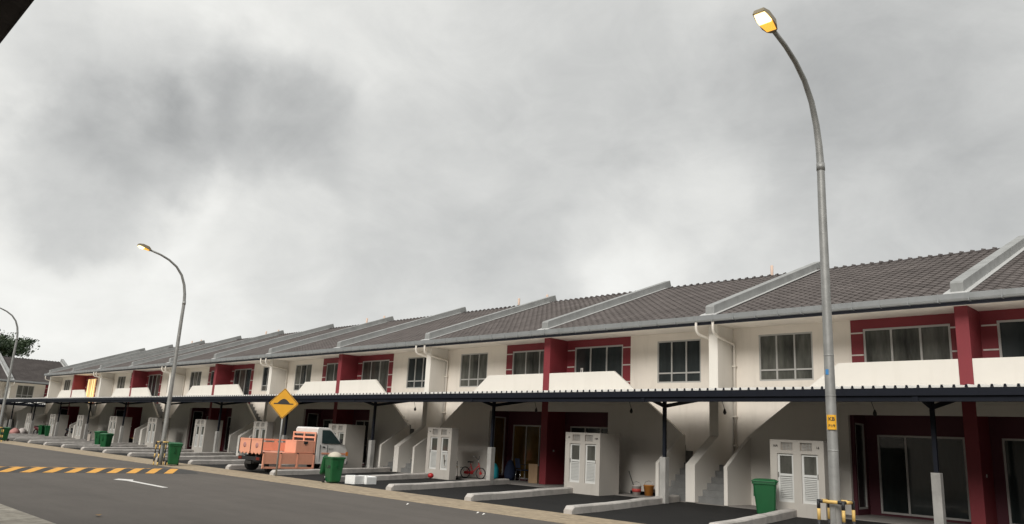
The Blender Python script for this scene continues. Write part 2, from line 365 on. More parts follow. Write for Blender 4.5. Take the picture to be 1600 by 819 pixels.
# speed hump with yellow diagonal stripes
hump = empty('speed_hump', (-28.95, 8.9, 0))
def hz(t): return .003 + .065*(math.cos(math.pi*t)*.5+.5)         # t -1..1 across
b = MB(); N = 14
ys = [-4.7, 3.35, 3.75]; sc_ = [1, 1, .35]
for j in range(2):
    for i in range(N):
        t0 = -1+2*i/N; t1 = -1+2*(i+1)/N
        q = [b._v((t*1.55*s_, y, .003 + (hz(t)-.003)*s_)) for t, y, s_ in ((t0, ys[j], sc_[j]), (t1, ys[j], sc_[j]), (t1, ys[j+1], sc_[j+1]), (t0, ys[j+1], sc_[j+1]))]
        b._f(q, 0, True)
b.build('ramp', 'hump_black', hump)
for n in range(13):
    y0 = 3.0 - n*.615; b = MB()
    for i in range(N):
        t0 = -1+2*i/N; t1 = -1+2*(i+1)/N
        def yy(t): return y0 - .85*t
        w_ = .30
        q = [b._v((t*1.55, max(-4.7, min(3.3, y)), hz(t)+.005)) for t, y in ((t0, yy(t0)), (t1, yy(t1)), (t1, yy(t1)+w_), (t0, yy(t0)+w_))]
        b._f(q, 0, True)
    b.build('stripe', 'road_yellow', hump)
tag(hump, 'asphalt speed hump with slanted yellow stripes across the road', 'speed hump')

# ------------------------------------------------------------------ roof tiles
def tile_field(b, x0, x1, y0, z0, run, slope, tw=.298, tl=.325, amp=.046, step=.009, seg=5):
    nc = max(1, round((x1-x0)/tw)); tw = (x1-x0)/nc; nr = math.ceil(run/tl)
    prof = []
    for k in range(seg):
        t = k/seg; prof.append((t, amp*(0.5+0.5*math.cos(2*math.pi*(t-.28))) if t < .78 else amp*.02))
    xs = [x0+(c+t)*tw for c in range(nc) for t, _ in prof]+[x1]; hs = [h for c in range(nc) for _, h in prof]+[prof[0][1]]
    prevtop = None
    for rI in range(nr):
        ya = y0+rI*tl; yb = min(y0+run, ya+tl)
        la = [b._v((x, ya-.02, z0+(ya-y0)*slope+h+step)) for x, h in zip(xs, hs)]
        lb = [b._v((x, yb, z0+(yb-y0)*slope+h)) for x, h in zip(xs, hs)]
        for i in range(len(xs)-1): b._f([la[i], la[i+1], lb[i+1], lb[i]], 0, True)
        dn = prevtop if prevtop else [b._v((x, ya-.01, z0-.03)) for x in xs]
        for i in range(len(xs)-1): b._f([dn[i], dn[i+1], la[i+1], la[i]], 0)
        prevtop = lb
    return nc
SL = .374; YE = -.47; ZE = 5.60; RUN = 8.3; YR = YE+RUN; ZR = ZE+RUN*SL

# ------------------------------------------------------------------ one house (local: x=0 red fin, x=W white fin, y=0 fin face, z=0 floor)
def wall_holes(b, x0, x1, z0, z1, y0, y1, holes):
    xs = sorted({x0, x1, *[h[0] for h in holes], *[h[1] for h in holes]}); zs = sorted({z0, z1, *[h[2] for h in holes], *[h[3] for h in holes]})
    for i in range(len(xs)-1):
        run = None
        for j in range(len(zs)-1):
            cx = (xs[i]+xs[i+1])/2; cz = (zs[j]+zs[j+1])/2
            if any(h[0] < cx < h[1] and h[2] < cz < h[3] for h in holes):
                if run is not None: b.box(xs[i], xs[i+1], y0, y1, run, zs[j]); run = None
            elif run is None: run = zs[j]
        if run is not None: b.box(xs[i], xs[i+1], y0, y1, run, zs[-1])
def framed(name, mir, root, x0, x1, z0, z1, y, cols, transom=None, fm='alu', pm='glass', fw=.05, axis='y', pane_mats=None, pname='pane'):
    """window / sliding door: frame mesh and panes as its children"""
    b = MB(mir)
    def fb(a0, a1, c0, c1, d0, d1):
        if axis == 'y': b.box(a0, a1, d0, d1, c0, c1)
        else: b.box(d0, d1, a0, a1, c0, c1)
    d0, d1 = y-.035, y+.03
    fb(x0, x0+fw, z0, z1, d0, d1); fb(x1-fw, x1, z0, z1, d0, d1); fb(x0+fw, x1-fw, z0, z0+fw, d0, d1); fb(x0+fw, x1-fw, z1-fw, z1, d0, d1)
    cw = (x1-x0)/cols
    for k in range(1, cols): fb(x0+cw*k-fw*.5, x0+cw*k+fw*.5, z0+fw, z1-fw, d0+.004, d1-.004)
    if transom:
        for k in range(cols): fb(x0+cw*k+(fw if k == 0 else fw*.5), x0+cw*(k+1)-(fw if k == cols-1 else fw*.5), transom-fw*.5, transom+fw*.5, d0+.006, d1-.006)
    fr = b.build(name, fm, root)
    for k in range(cols):
        for (a, c) in ([(z0, transom), (transom, z1)] if transom else [(z0, z1)]):
            b = MB(mir); e = .02; a0 = x0+cw*k+e; a1 = x0+cw*(k+1)-e
            if axis == 'y': b.box(a0, a1, y, y+.012, a+e, c-e)
            else: b.box(y, y+.012, a0, a1, a+e, c-e)
            b.build(pname, pane_mats[k] if pane_mats else pm, fr)
    return fr
def house(mir):
    root = empty('terrace_house')
    H = .16
    b = MB(mir)      # carcass behind the facade skins
    b.prism([(1.13, 0), (1.13, 5.42), (1.2, ZE+1.6*SL-.12), (YR, ZR-.12), (15.0, 5.6), (15.0, 0)], 'x', .003, W-.003); b.build('wall', 'cream', root)
    b = MB(mir); wall_holes(b, 3.2, W-H-.002, 0.0, 5.44, 1.0, 1.128, [(4.35, 6.1, 3.72, 5.19)]); b.build('upper_wall', 'cream', root)
    b = MB(mir); wall_holes(b, H+.002, 3.198, 2.95, 5.44, 1.002, 1.126, [(.55, 2.85, 3.0, 5.16)]); b.build('red_wall', 'red_paint', root)
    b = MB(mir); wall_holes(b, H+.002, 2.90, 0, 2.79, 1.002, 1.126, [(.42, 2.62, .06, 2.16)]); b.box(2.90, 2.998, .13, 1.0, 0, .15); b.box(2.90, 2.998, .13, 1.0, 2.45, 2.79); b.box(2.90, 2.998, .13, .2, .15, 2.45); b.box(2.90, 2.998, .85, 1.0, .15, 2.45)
    b.build('porch_wall', 'porch_red_shaded', root)
    for z in (5.05, 4.41, 3.80):
        for xa, xb in ((H+.03, .548), (2.852, 3.196)):
            b = MB(mir); b.box(xa, xb, .996, 1.0, z-.02, z+.02); b.build('trim_strip', 'groove', root)
    framed('balcony_door', mir, root, .55, 2.85, 3.0, 5.16, 1.05, 3, fw=.055, pm='glass')
    framed('window', mir, root, 4.35, 6.1, 3.72, 5.19, 1.05, 3, transom=4.06, fw=.05)
    framed('sliding_door', mir, root, .42, 2.62, .06, 2.16, 1.05, 3, fw=.05, pm='glass_lower')
    framed('side_window', mir, root, .2, .85, .15, 2.45, 2.94, 1, fw=.05, pm='glass_lower', axis='x')
    b = MB(mir); b.prism([(H, 2.65), (3.0, 2.65), (3.0, 0), (6.05, 0), (6.05, 1.96), (4.72, 2.95), (H, 2.95)], 'y', 0, .118); b.build('front_wall', 'white_paint', root)
    b = MB(mir); b.prism([(H, 2.95), (4.72, 2.95), (3.2, 4.08), (H, 4.08)], 'y', 0, .12); b.build('balcony_parapet', 'white_paint', root, bevel=.012)
    b = MB(mir); b.box(H+.01, 3.2, .12, 1.0, 2.795, 2.945); b.build('balcony_floor', 'concrete', root)
    # stair: lower flight runs into the house, upper flight turns along the facade
    b = MB(mir); b.prism([(-1.38, 0), (-1.38, 1.07), (0, 1.95), (.118, 1.95), (.118, 0)], 'x', 5.93, 6.049); b.build('stair_wall', 'white_paint', root, bevel=.01)
    b = MB(mir)
    prof = [(-1.2, 0)]
    for s in range(6):
        prof += [(-1.2+.245*s, .183*(s+1)), (-1.2+.245*(s+1), .183*(s+1))]
    prof += [(1.0, .183*6), (1.0, 0)]
    b.prism(prof, 'x', 6.052, W-H-.002)
    prof = [(6.05, 1.1)]; n = 10
    for s in range(n): prof += [(6.05-.27*s, 1.1+.185*(s+1)), (6.05-.27*(s+1), 1.1+.185*(s+1))]
    prof += [(3.35, 2.75), (5.9, .95)]
    b.prism(prof, 'y', .121, .998); b.build('staircase', 'step', root)
    # roof
    b = MB(mir); b.box(.0, W, -.40, 1.0, 5.44, 5.50); b.build('soffit', 'cream', root)
    b = MB(mir); tile_field(b, .17, W-.17, YE, ZE, RUN, SL)
    bs = MB(mir); 
    v = [(.0, YR, ZR), (W, YR, ZR), (W, 15.6, 5.65), (.0, 15.6, 5.65)]
    b._f([b._v(p) for p in v]); rf = b.build('roof', 'roof_tile', root, norm=False)
    b = MB(mir); n = 20
    for i in range(n):
        xa = .17+(W-.34)*i/n; xb = .17+(W-.34)*(i+1)/n
        b.tube([(xa, YR, ZR-.01), (xb-.03, YR, ZR), (xb-.03, YR, ZR+.012), (xb+.012, YR, ZR+.012)], [.085, .085, .115, .115], 10)
    b.build('ridge_cap', 'ridge', rf)
    b = MB(mir)      # gutter: trough with straps
    b.prism([(-.60, 5.66), (-.60, 5.52), (-.565, 5.475), (-.44, 5.475), (-.44, 5.62), (-.47, 5.62), (-.47, 5.51), (-.56, 5.51), (-.575, 5.53), (-.575, 5.66)], 'x', 0.001, W-.001)
    for i in range(10):
        x = .35+i*.72; b.box(x-.015, x+.015, -.612, -.602, 5.47, 5.665); b.box(x-.015, x+.015, -.612, -.43, 5.458, 5.47); b.box(x-.012, x+.012, -.602, -.44, 5.661, 5.671)
    b.build('gutter', 'gutter', rf)
    b = MB(mir); b.box(.001, W-.001, -.435, -.402, 5.385, 5.60); b.build('fascia', 'fascia', rf)
    # downpipe beside the white fin
    b = MB(mir); xp = W-.30
    b.tube([(xp, -.52, 5.48), (xp, -.52, 5.27), (xp+.01, -.49, 5.17), (xp+.02, -.40, 5.10), (W-.225, -.05, 5.04), (W-.225, .80, 4.93), (W-.225, .90, 4.91), (W-.225, .935, 4.84), (W-.225, .935, 1.10)], .042, 10)
    for z in (4.2, 2.6, 1.7): b.box(W-.29, W-.165, .87, .998, z-.02, z+.02)
    b.build('downpipe', 'pipe', root)
    b = MB(mir); b.box(H+.001, H+.012, .35, .43, 1.18, 1.26); b.build('socket', 'alu_white', root)
    return root
def add_fin(root, mir, x, red):
    b = MB(mir)
    if red:
        b.box(x-.16, x+.16, 0, 1.128, 0, 5.44); b.build('party_pillar', 'red_paint', root, bevel=.01)
    else:
        b.prism([(-1.38, 0), (-1.38, 1.07), (0, 1.95), (0, 5.44), (1.128, 5.44), (1.128, 0)], 'x', x-.16, x+.16); b.build('party_wall', 'white_paint', root, bevel=.01)
    y0 = YE+.28; z0 = ZE+.28*SL
    b = MB(mir); top = .36
    b.prism([(y0, z0-.02), (y0, z0+top-.06), (y0+.04, z0+top), (YR+.35, z0+top+(YR+.35-y0)*SL), (YR+.55, ZR+.02), (YR, ZR-.3)], 'x', x-.155, x+.155)
    fwl = b.build('firewall', 'firewall', root, bevel=.01)
    b = MB(mir)
    for s in (-1, 1):
        xa, xb = sorted((x+s*.157, x+s*.30))
        b.prism([(y0-.10, z0-.1*SL+.055), (y0-.10, z0-.1*SL+.07), (YR-.05, z0+(YR-.05-y0)*SL+.085), (YR-.05, z0+(YR-.05-y0)*SL+.07)], 'x', xa, xb)
    b.prism([(y0-.16, z0-.16*SL+.05), (y0-.16, z0-.16*SL+.06), (y0-.003, z0+.075), (y0-.003, z0+.06)], 'x', x-.30, x+.30)
    b.build('flashing', 'flashing', fwl)
    return fwl
protoL = house(True); add_fin(protoL, True, 0, True)
protoR = house(False); add_fin(protoR, False, W, False)
def kids(o, name): return [c for c in bpy.data.objects if c.parent == o and c.name.split('.')[0] == name]
def swap(o, m):
    o.data = o.data.copy(); o.data.materials.clear(); o.data.materials.append(M[m])
HL = {-1: 'terrace house cut off by the right edge, beyond the nearest red pillar',
      0: 'terrace house behind the tallest lamp with a green bin at its front',
      1: 'terrace house with dark windows, a note on its balcony door and buckets below',
      2: 'terrace house with amber-lit ground floor and a red bicycle outside',
      3: 'terrace house with a scooter in its porch, right of the orange lorry',
      4: 'terrace house directly behind the back of the orange lorry',
      5: 'terrace house just right of the middle street lamp, white meter box at its front',
      6: 'terrace house just left of the middle street lamp, behind its pole base',
      7: 'terrace house with a brown wooden bench in its dark porch',
      8: 'terrace house behind the two green bins standing one before the other',
      9: 'terrace house with the glowing orange balcony door upstairs',
      10: 'last terrace house at the far left end of the long row'}
houses = {}
usedL = usedR = False
for k in range(-1, 11):
    if k % 2 == 0:
        o = copy_tree(protoL) if usedL else protoL; usedL = True; o.location = (fin(k), YF, ZF)
    else:
        o = copy_tree(protoR) if usedR else protoR; usedR = True; o.location = (fin(k+1), YF, ZF)
    tag(o, HL[k], 'house', 'two-storey terrace houses in the long row'); houses[k] = o
add_fin(houses[10], True, W, False)
# variations between the houses: curtains, lit panes, vent pipes, a note
rnd = random.Random(3)
for k, o in houses.items():
    for nm in ('window', 'balcony_door'):
        fr = kids(o, nm)[0]
        full = k in (0, 2) and nm == 'window' or (k in (2, 3, 4, 0) and nm == 'balcony_door')
        for pn in kids(fr, 'pane'):
            if full or (k > 3 and rnd.random() < .55): swap(pn, 'glass_curtain')
for nm in ('sliding_door', 'side_window'):
    for pn in kids(kids(houses[2], nm)[0], 'pane'): swap(pn, 'glass_amber')
for pn in kids(kids(houses[9], 'balcony_door')[0], 'pane'): swap(pn, 'lit_curtain')
for k, offs in ((1, (2.05,)), (3, (.62, 2.75)), (5, (1.1, 3.1)), (7, (1.0, 3.0)), (9, (1.0, 3.0))):
    for d in offs:
        b = MB(); b.tube([(W-d, YR+.55, ZR-.5), (W-d, YR+.55, ZR+.62), (W-d, YR+.55, ZR+.63)], [.062, .062, .05], 8); b.build('vent_pipe', 'vent_pipe', houses[k])
b = MB(); b.box(.83, .95, 1.03, 1.036, 4.08, 4.36); nt = b.build('paper_note', 'paper', houses[1])
text('1', .2, 'note_mark', 'ink', nt, (.89, 1.028, 4.22))

# ------------------------------------------------------------------ second row, square to the first at the far end of the road
XS = -105.0
s1 = copy_tree(protoL); s1.location = (XS, 30.4, ZF); s1.rotation_euler.z = R_(90)
tag(s1, 'farthest house across the road end, with three-pane window left of a red wall', 'house', 'houses in the cross row at the road end')
s2 = copy_tree(protoR); s2.location = (XS, 16.1, ZF); s2.rotation_euler.z = R_(90)
tag(s2, 'farthest house at the left edge, left of the pale roof dividing wall', 'house', 'houses in the cross row at the road end')

# ------------------------------------------------------------------ carport canopies
def canopy(length, posts, origin, rz, label):
    """local: x runs along the row from 0 to -length, y=0 is the facade"""
    root = empty('carport_canopy', origin, rz)
    YFR = -3.48; zf = 3.06; zb = 3.26; sl = (zb-zf)/(-.02-YFR)
    b = MB(); pitch = .2375; n = int(length/pitch)
    def z(y): return zf+(y-YFR)*sl
    b.box(-length, 0, YFR, YFR+.012, zf-.004, zf+.038)
    b.prism([(YFR+.012, zf+.010), (YFR+.012, zf+.018), (-.02, zb+.018), (-.02, zb+.010)], 'x', -length, 0)
    b.prism([(YFR+.03, zf), (YFR+.03, zf+.006), (-.02, zb+.006), (-.02, zb)], 'x', -length+.01, -.01, 1)  # added dark underside layer, keeps the pale sheet from bouncing light down
    for i in range(n):
        c = -i*pitch-pitch/2
        A = [(c-.044, zf+.019), (c+.044, zf+.019), (c+.024, zf+.062), (c-.024, zf+.062)]
        b.loft([[(x, YFR+.013, zz) for x, zz in A], [(x, -.02, zz+zb-zf) for x, zz in A]])
        A = [(c-.034, zf+.0), (c+.034, zf+.0), (c+.020, zf+.060), (c-.020, zf+.060)]
        b.loft([[(x, YFR-.006, zz) for x, zz in A], [(x, YFR-.0015, zz) for x, zz in A]], 1)  # dark end caps: shade of the hollow ribs put into the colour
    b.build('roof_sheet', ['sheet', 'navy'], root)
    b = MB(); b.box(-length, 0, YFR+.004, YFR+.03, zf-.17, zf-.006); b.build('front_trim', 'navy', root)
    b = MB(); b.box(-length, 0, YFR+.06, YFR+.16, zf-.295, zf-.01); b.build('front_beam', 'navy', root)
    b = MB()
    for y in (-2.35, -1.2, -.15): b.box(-length, 0, y-.03, y+.03, z(y)-.11, z(y)-.004)
    b.build('purlin', 'navy', root)
    for x in posts:
        p = MB(); p.box(x-.045, x+.045, -2.375, -2.285, 1.18, 2.98); po = p.build('post', 'navy', root)
        p = MB(); p.box(x-.10, x+.10, -2.44, -2.24, -.04, 1.25); p.build('plinth', 'concrete', po, bevel=.012)
        p = MB(); yc = -2.33
        p.prism([(yc, 2.66), (yc, 2.76), (YFR+.2, zf-.10), (YFR+.06, zf-.10), (YFR+.06, zf-.16)], 'x', x-.035, x+.035)
        p.prism([(yc, 2.66), (yc, 2.76), (-.03, zb-.11), (-.03, zb-.21)], 'x', x-.035, x+.035)
        p.prism([(YFR+.16, zf-.12), (YFR+.16, zf-.02), (-.03, zb-.02), (-.03, zb-.10)], 'x', x-.03, x+.03)
        p.box(x-.06, x+.06, YFR+.035, YFR+.058, zf-.30, zf-.12)
        p.build('bracket', 'navy', po)
    tag(root, label, 'carport')
    return root
CX = 2.0
canopy(91.5, [fin(k)-CX-.16-.1*k for k in range(-1, 12)], (CX, YF, ZF), 0, 'long navy carport roof on posts running in front of the whole long row')
canopy(30, [-4.5, -11.6, -18.8, -26], (XS, 37, ZF), R_(90), 'distant carport roof in front of the cross row at the far left')

# ------------------------------------------------------------------ meter cabinets
def cabinet(dp):
    root = empty('meter_cabinet'); w = .72; h = 1.87; z0 = -.06
    b = MB(); dz0, dz1 = .30, 1.52; vz0, vz1 = 1.60, 1.80
    holes = [(-.53, -.09, dz0, dz1), (.12, .56, dz0, dz1), (-.42, -.10, vz0, vz1), (.10, .42, vz0, vz1)]
    wall_holes(b, -w, w, z0, h, 0, .12, holes); b.box(-w, -w+.1, .12, dp, z0, h); b.box(w-.1, w, .12, dp, z0, h); b.box(-w+.1, w-.1, dp-.1, dp, z0, h); b.box(-w+.1, w-.1, .12, dp-.1, h-.1, h)
    b.build('housing', 'cabinet_paint', root)
    for hx0, hx1, a, c in holes[2:]:
        b = MB(); b.box(hx0, hx1, .05, .07, a, c)
        g = b.build('vent', 'beige_panel', root)
        b = MB()
        for i in range(5): zz = a+.02+i*.038; b.box(hx0+.02, hx1-.02, .035, .049, zz, zz+.02)
        for xx in (hx0+.07, (hx0+hx1)/2, hx1-.07): b.box(xx-.012, xx+.012, .030, .034, a, c)
        b.build('slat', 'concrete', g)
    for hx0, hx1, a, c in holes[:2]:
        b = MB(); e = .055; mid = a+.68
        b.box(hx0, hx0+e, .04, .09, a, c); b.box(hx1-e, hx1, .04, .09, a, c); b.box(hx0+e, hx1-e, .04, .09, a, a+e); b.box(hx0+e, hx1-e, .04, .09, c-e, c); b.box(hx0+e, hx1-e, .04, .09, mid-.03, mid+.03)
        dr = b.build('door', 'alu_white', root)
        b = MB()
        for i in range(13):
            zz = a+e+.004+i*.0445; b.prism([(.045, zz), (.05, zz-.004), (.078, zz+.038), (.073, zz+.042)], 'x', hx0+e, hx1-e)
        b.box(hx0+e, hx1-e, .08, .088, a+e, mid-.03); b.build('louvre', 'louvre', dr)
        b = MB(); b.box(hx0+e-.01, hx1-e+.01, .062, .07, mid+.025, c-e+.01); b.build('pane', 'glass_curtain', dr)
        b = MB(); xx = hx0+.02 if hx0 < 0 else hx1-.02
        b.box(xx-.012, xx+.012, .015, .04, mid-.06, mid+.06); b.build('handle', 'chrome', dr)
    return root
cab_pair = [cabinet(.34), cabinet(1.02)]; cabs = {}
CL = {-1: 'white meter cabinet beyond the right edge', 0: 'white meter cabinet marked 16A and 16 beside the green bin, nearest of all',
      1: 'white meter cabinet beside the looped standpipe, between the tall lamp and red bicycle',
      2: 'white meter cabinet left of the red bicycle, right of the concrete stairs',
      3: 'white meter cabinet standing behind the lorry cab',
      4: 'white meter cabinet rising above the rear of the orange lorry',
      5: 'white meter cabinet in the open between lorry and middle street lamp',
      6: 'white meter cabinet partly hidden just left of the middle lamp pole',
      7: 'white meter cabinet right behind the two green bins in line',
      8: 'slim white meter cabinet two houses left of the middle street lamp bins',
      9: 'second white meter cabinet from the far left end of the row',
      10: 'small white meter cabinet at the far left end of the row'}
for k in range(0, 11):
    o = cab_pair[k % 2] if k < 2 else copy_tree(cab_pair[k % 2])
    o.location = (fin(k)-W/2+.04, 19.82, .17); cabs[k] = o
    tag(o, CL[k], 'meter cabinet', 'white meter cabinets in front of the houses')
for k, (a, c) in {0: ('16A', '16'), 1: ('4', '14A'), 2: ('14', '1')}.items():
    if k == 1: a = '14'
    text(a, .085, 'number_mark', 'ink', cabs[k], (-.57, -.003, 1.71)); text(c, .085, 'number_mark', 'ink', cabs[k], (.57, -.003, 1.69))

# ------------------------------------------------------------------ parking kerbs
def kerb_mesh(seed):
    rn = random.Random(seed); b = MB(); L = 5.9; n = 12
    for j in range(n):
        pass
    rings = []
    for i in range(n+1):
        y = L*i/n; jx = rn.uniform(-.008, .008); jz = rn.uniform(-.008, .008); zb = .0 + (.012+.125*max(0, (y-1.2)/4.7)); top = zb+.20+jz
        if i == 0: top = zb+.11; 
        c = .03
        rings.append([(-.13+jx, y, zb-.06), (.13+jx, y, zb-.06), (.13+jx, y, top-c), (.13-c+jx, y, top), (-.13+c+jx, y, top), (-.13+jx, y, top-c)])
    r0 = [(x, .09, z) for x, y, z in rings[0]]; r1 = [(x, .14, z if k < 2 else z+.085) for k, (x, y, z) in enumerate(rings[0])]
    rings = [[(x*.9, 0, z) for x, y, z in rings[0]], [(x, .10, z if k < 2 else z+.08) for k, (x, y, z) in enumerate(rings[0])]]+rings[1:]
    b.loft(rings)
    return b
kerbs = []
protoK = []
for s in range(3):
    o = kerb_mesh(s).build('parking_kerb', 'kerb'); protoK.append(o)
KL = ['concrete parking kerb cut by the bottom edge, left of the tall lamp', 'long pale concrete parking kerb below the white buckets, under the near staircase',
      'concrete parking kerb ending at the cabinet with the looped standpipe', 'concrete parking kerb leading to the carport post by the red bicycle',
      'concrete parking kerb behind the white foam boxes', 'concrete parking kerb right of the hump sign pole, alongside the lorry',
      'concrete parking kerb to the left of the parked lorry', 'concrete parking kerb just right of the middle lamp and its bin']
ORD = ['first', 'second', 'third', 'fourth', 'fifth', 'sixth', 'seventh', 'eighth', 'ninth', 'tenth', 'eleventh', 'twelfth', 'thirteenth', 'fourteenth', 'fifteenth', 'sixteenth']
for n in range(0, 23):
    o = protoK[n] if n < 3 else protoK[n % 3].copy()
    if n >= 3: col.objects.link(o)
    o.location = (-8.97-n*W/2+(.3 if n == 0 else 0), 14.75, 0); o.rotation_euler.z = R_(7.6)
    lab = KL[n] if n < 8 else ORD[n-8]+' concrete parking kerb to the left of the middle street lamp'
    tag(o, lab, 'kerb', 'concrete kerbs between the parking bays')

# ------------------------------------------------------------------ street lamps with hazard guards
def lamp():
    root = empty('street_lamp')
    pts = [(0, 0, -.05), (0, 0, .5), (0, 0, 3.0), (0, 0, 6.0), (0, .01, 6.75)]
    arc = [(0, -.02, 7.1), (0, -.10, 7.5), (0, -.265, 7.90), (0, -.53, 8.22), (0, -.88, 8.45), (0, -1.26, 8.60), (0, -1.74, 8.715)]
    b = MB(); b.tube(pts+arc, [.092, .09, .082, .070, .066, .062, .057, .052, .048, .045, .042, .04], 14)
    b.tube([(0, .01, 6.66), (0, .01, 6.80)], .074, 14); b.build('pole', 'steel', root)
    b = MB(); b.box(-.04, .04, -.104, -.086, .45, .85); b.build('access_door', 'steel', root)
    a = Vector((0, -1.72, 8.71)); d = Vector((0, -.965, .262)).normalized(); n_ = Vector((0, .262, .965))
    def P(l, w, h): p = a+d*(l*.72)+n_*(h*.8); return (w*.8, p.y, p.z)
    b = MB()
    def ring(l, w, h0, h1): return [P(l, -w, h0), P(l, w, h0), P(l, w*.8, h1), P(l, -w*.8, h1)]
    b.loft([ring(-.04, .05, -.05, .05), ring(.02, .12, -.05, .07), ring(.16, .165, -.05, .12), ring(.50, .165, -.05, .11), ring(.72, .135, -.05, .04)])
    hd = b.build('lamp_head', 'lamp_shell', root)
    b = MB(); b.loft([[P(.05, -.105, -.053), P(.05, .105, -.053), P(.05, .105, -.062), P(.05, -.105, -.062)], [P(.37, -.148, -.053), P(.37, .148, -.053), P(.37, .148, -.080), P(.37, -.148, -.080)]]); b.build('reflector', 'lamp_glow', hd)
    b = MB(); b.loft([[P(.37, -.145, -.053), P(.37, .145, -.053), P(.37, .13, -.10), P(.37, -.13, -.10)], [P(.52, -.14, -.053), P(.52, .14, -.053), P(.52, .12, -.12), P(.52, -.12, -.12)], [P(.68, -.12, -.053), P(.68, .12, -.053), P(.68, .10, -.075), P(.68, -.10, -.075)]]); b.build('lens', 'lamp_lens', hd)
    return root
def guard():
    root = empty('hazard_guard'); h = .93; q = .20
    for sx, sy in ((-1, -1), (1, -1), (1, 1), (-1, 1)):
        b = MB(); x, y = sx*q, sy*q
        zs = [0, .17, .34, .51, .68, h-.10, h]
        cuts = [-.03, .12, .28, .45, .62, .80, h+.012]
        for q_ in range(6): b.tube([(x, y, cuts[q_]), (x, y, cuts[q_+1])], .028+.001*(q_ % 2), 8, q_ % 2)
        b.build('post', ['hazard_yellow', 'hazard_black'], root)
    for (ax, ay), (bx, by) in (((-q, -q), (q, -q)), ((q, -q), (q, q)), ((q, q), (-q, q)), ((-q, q), (-q, -q))):
        A = Vector((ax, ay, h-.015)); B = Vector((bx, by, h-.015)); b = MB()
        b.tube([A.lerp(B, .02), A.lerp(B, .2)], .029, 8, 1); b.tube([A.lerp(B, .2), A.lerp(B, .8)], .028, 8, 0); b.tube([A.lerp(B, .8), A.lerp(B, .98)], .029, 8, 1)
        b.build('rail', ['hazard_yellow', 'hazard_black'], root)
    return root
lp = lamp(); gd = guard()
LL = [(-5.46, 'tallest lit street lamp with yellow number plate at the right', 'yellow and black guard frame around the tallest lamp, cut by the bottom edge'),
      (-33.1, 'lit street lamp in the left third, beside the speed hump', 'yellow and black guard frame around the lamp by the speed hump'),
      (-59.9, 'farthest street lamp, its arm cut by the left edge', 'yellow and black guard frame around the farthest lamp at the left edge')]
lamps = []
for i, (x, l1, l2) in enumerate(LL):
    a = lp if i == 0 else copy_tree(lp); a.location = (x, 13.15, .012); tag(a, l1, 'street lamp', 'curved street lamps along the kerb'); lamps.append(a)
    g = gd if i == 0 else copy_tree(gd); g.location = (x, 13.17, .012); tag(g, l2, 'guard rail', 'hazard guards around the lamps')
b = MB(); b.prism([(-.072, -.088), (-.045, -.108), (.045, -.108), (.072, -.088), (.072, -.083), (.045, -.102), (-.045, -.102), (-.072, -.083)], 'z', 2.07, 2.31); pl = b.build('number_plate', 'plate_yellow', lamps[0])
pl.rotation_euler.z = R_(22)
text('KB', .085, 'plate_text', 'ink', pl, (0, -.110, 2.24)); text('P1/9', .058, 'plate_text', 'ink', pl, (0, -.110, 2.13))
b = MB(); b.prism([(-.03, -.086), (.02, -.088), (.02, -.082), (-.03, -.080)], 'z', 2.98, 3.07); st = b.build('sticker', 'sticker_blue', lamps[0])
for z in (1.72, 2.62, 3.3):
    b = MB(); b.tube([(0, 0, z), (0, 0, z+.02)], .095-.0035*z, 14); b.build('strap', 'steel', lamps[0])

# ------------------------------------------------------------------ hump warning sign
sg = empty('warning_sign', (-26.15, 14.55, 0.012), R_(29+18-6))
b = MB(); b.tube([(0, 0, -.03), (0, 0, 2.95)], .034, 10); b.build('post', 'steel', sg)
hd = .56
def diamond(h, c): # rounded diamond outline
    P = []
    for k in range(4):
        a0 = math.pi/2*k; cx, cz = math.cos(a0)*(h-c*1.41), math.sin(a0)*(h-c*1.41)
        for j in range(5):
            t = a0 - math.pi/4 + math.pi/2*j/4; P.append((cx+c*math.cos(t), cz+c*math.sin(t)))
    return P
ZC = 2.58
b = MB(); b.prism([(x, z+ZC) for x, z in diamond(hd, .05)], 'y', -.052, -.040); b.prism([(x*.955, (z)*.955+ZC) for x, z in diamond(hd, .05)], 'y', -.055, -.052, 1); 
b.prism([(x*.915, (z)*.915+ZC) for x, z in diamond(hd, .05)], 'y', -.058, -.055, 0)
pn = b.build('plate', ['sign_yellow', 'ink'], sg)
hump_s = [(x*1.22, z*1.22+.01) for x, z in [(-.30, -.035), (-.30, 0.0), (-.19, .0)]+[(-.19+.38*i/12, .0+.13*math.sin(math.pi*i/12)) for i in range(1, 12)]+[(.19, .0), (.30, .0), (.30, -.035)]]
b = MB(); b.prism([(x, z+ZC) for x, z in hump_s], 'y', -.0615, -.0585); b.build('hump_symbol', 'ink', pn)
tag(sg, 'yellow diamond warning sign with a black hump symbol on a grey pole', 'road sign')

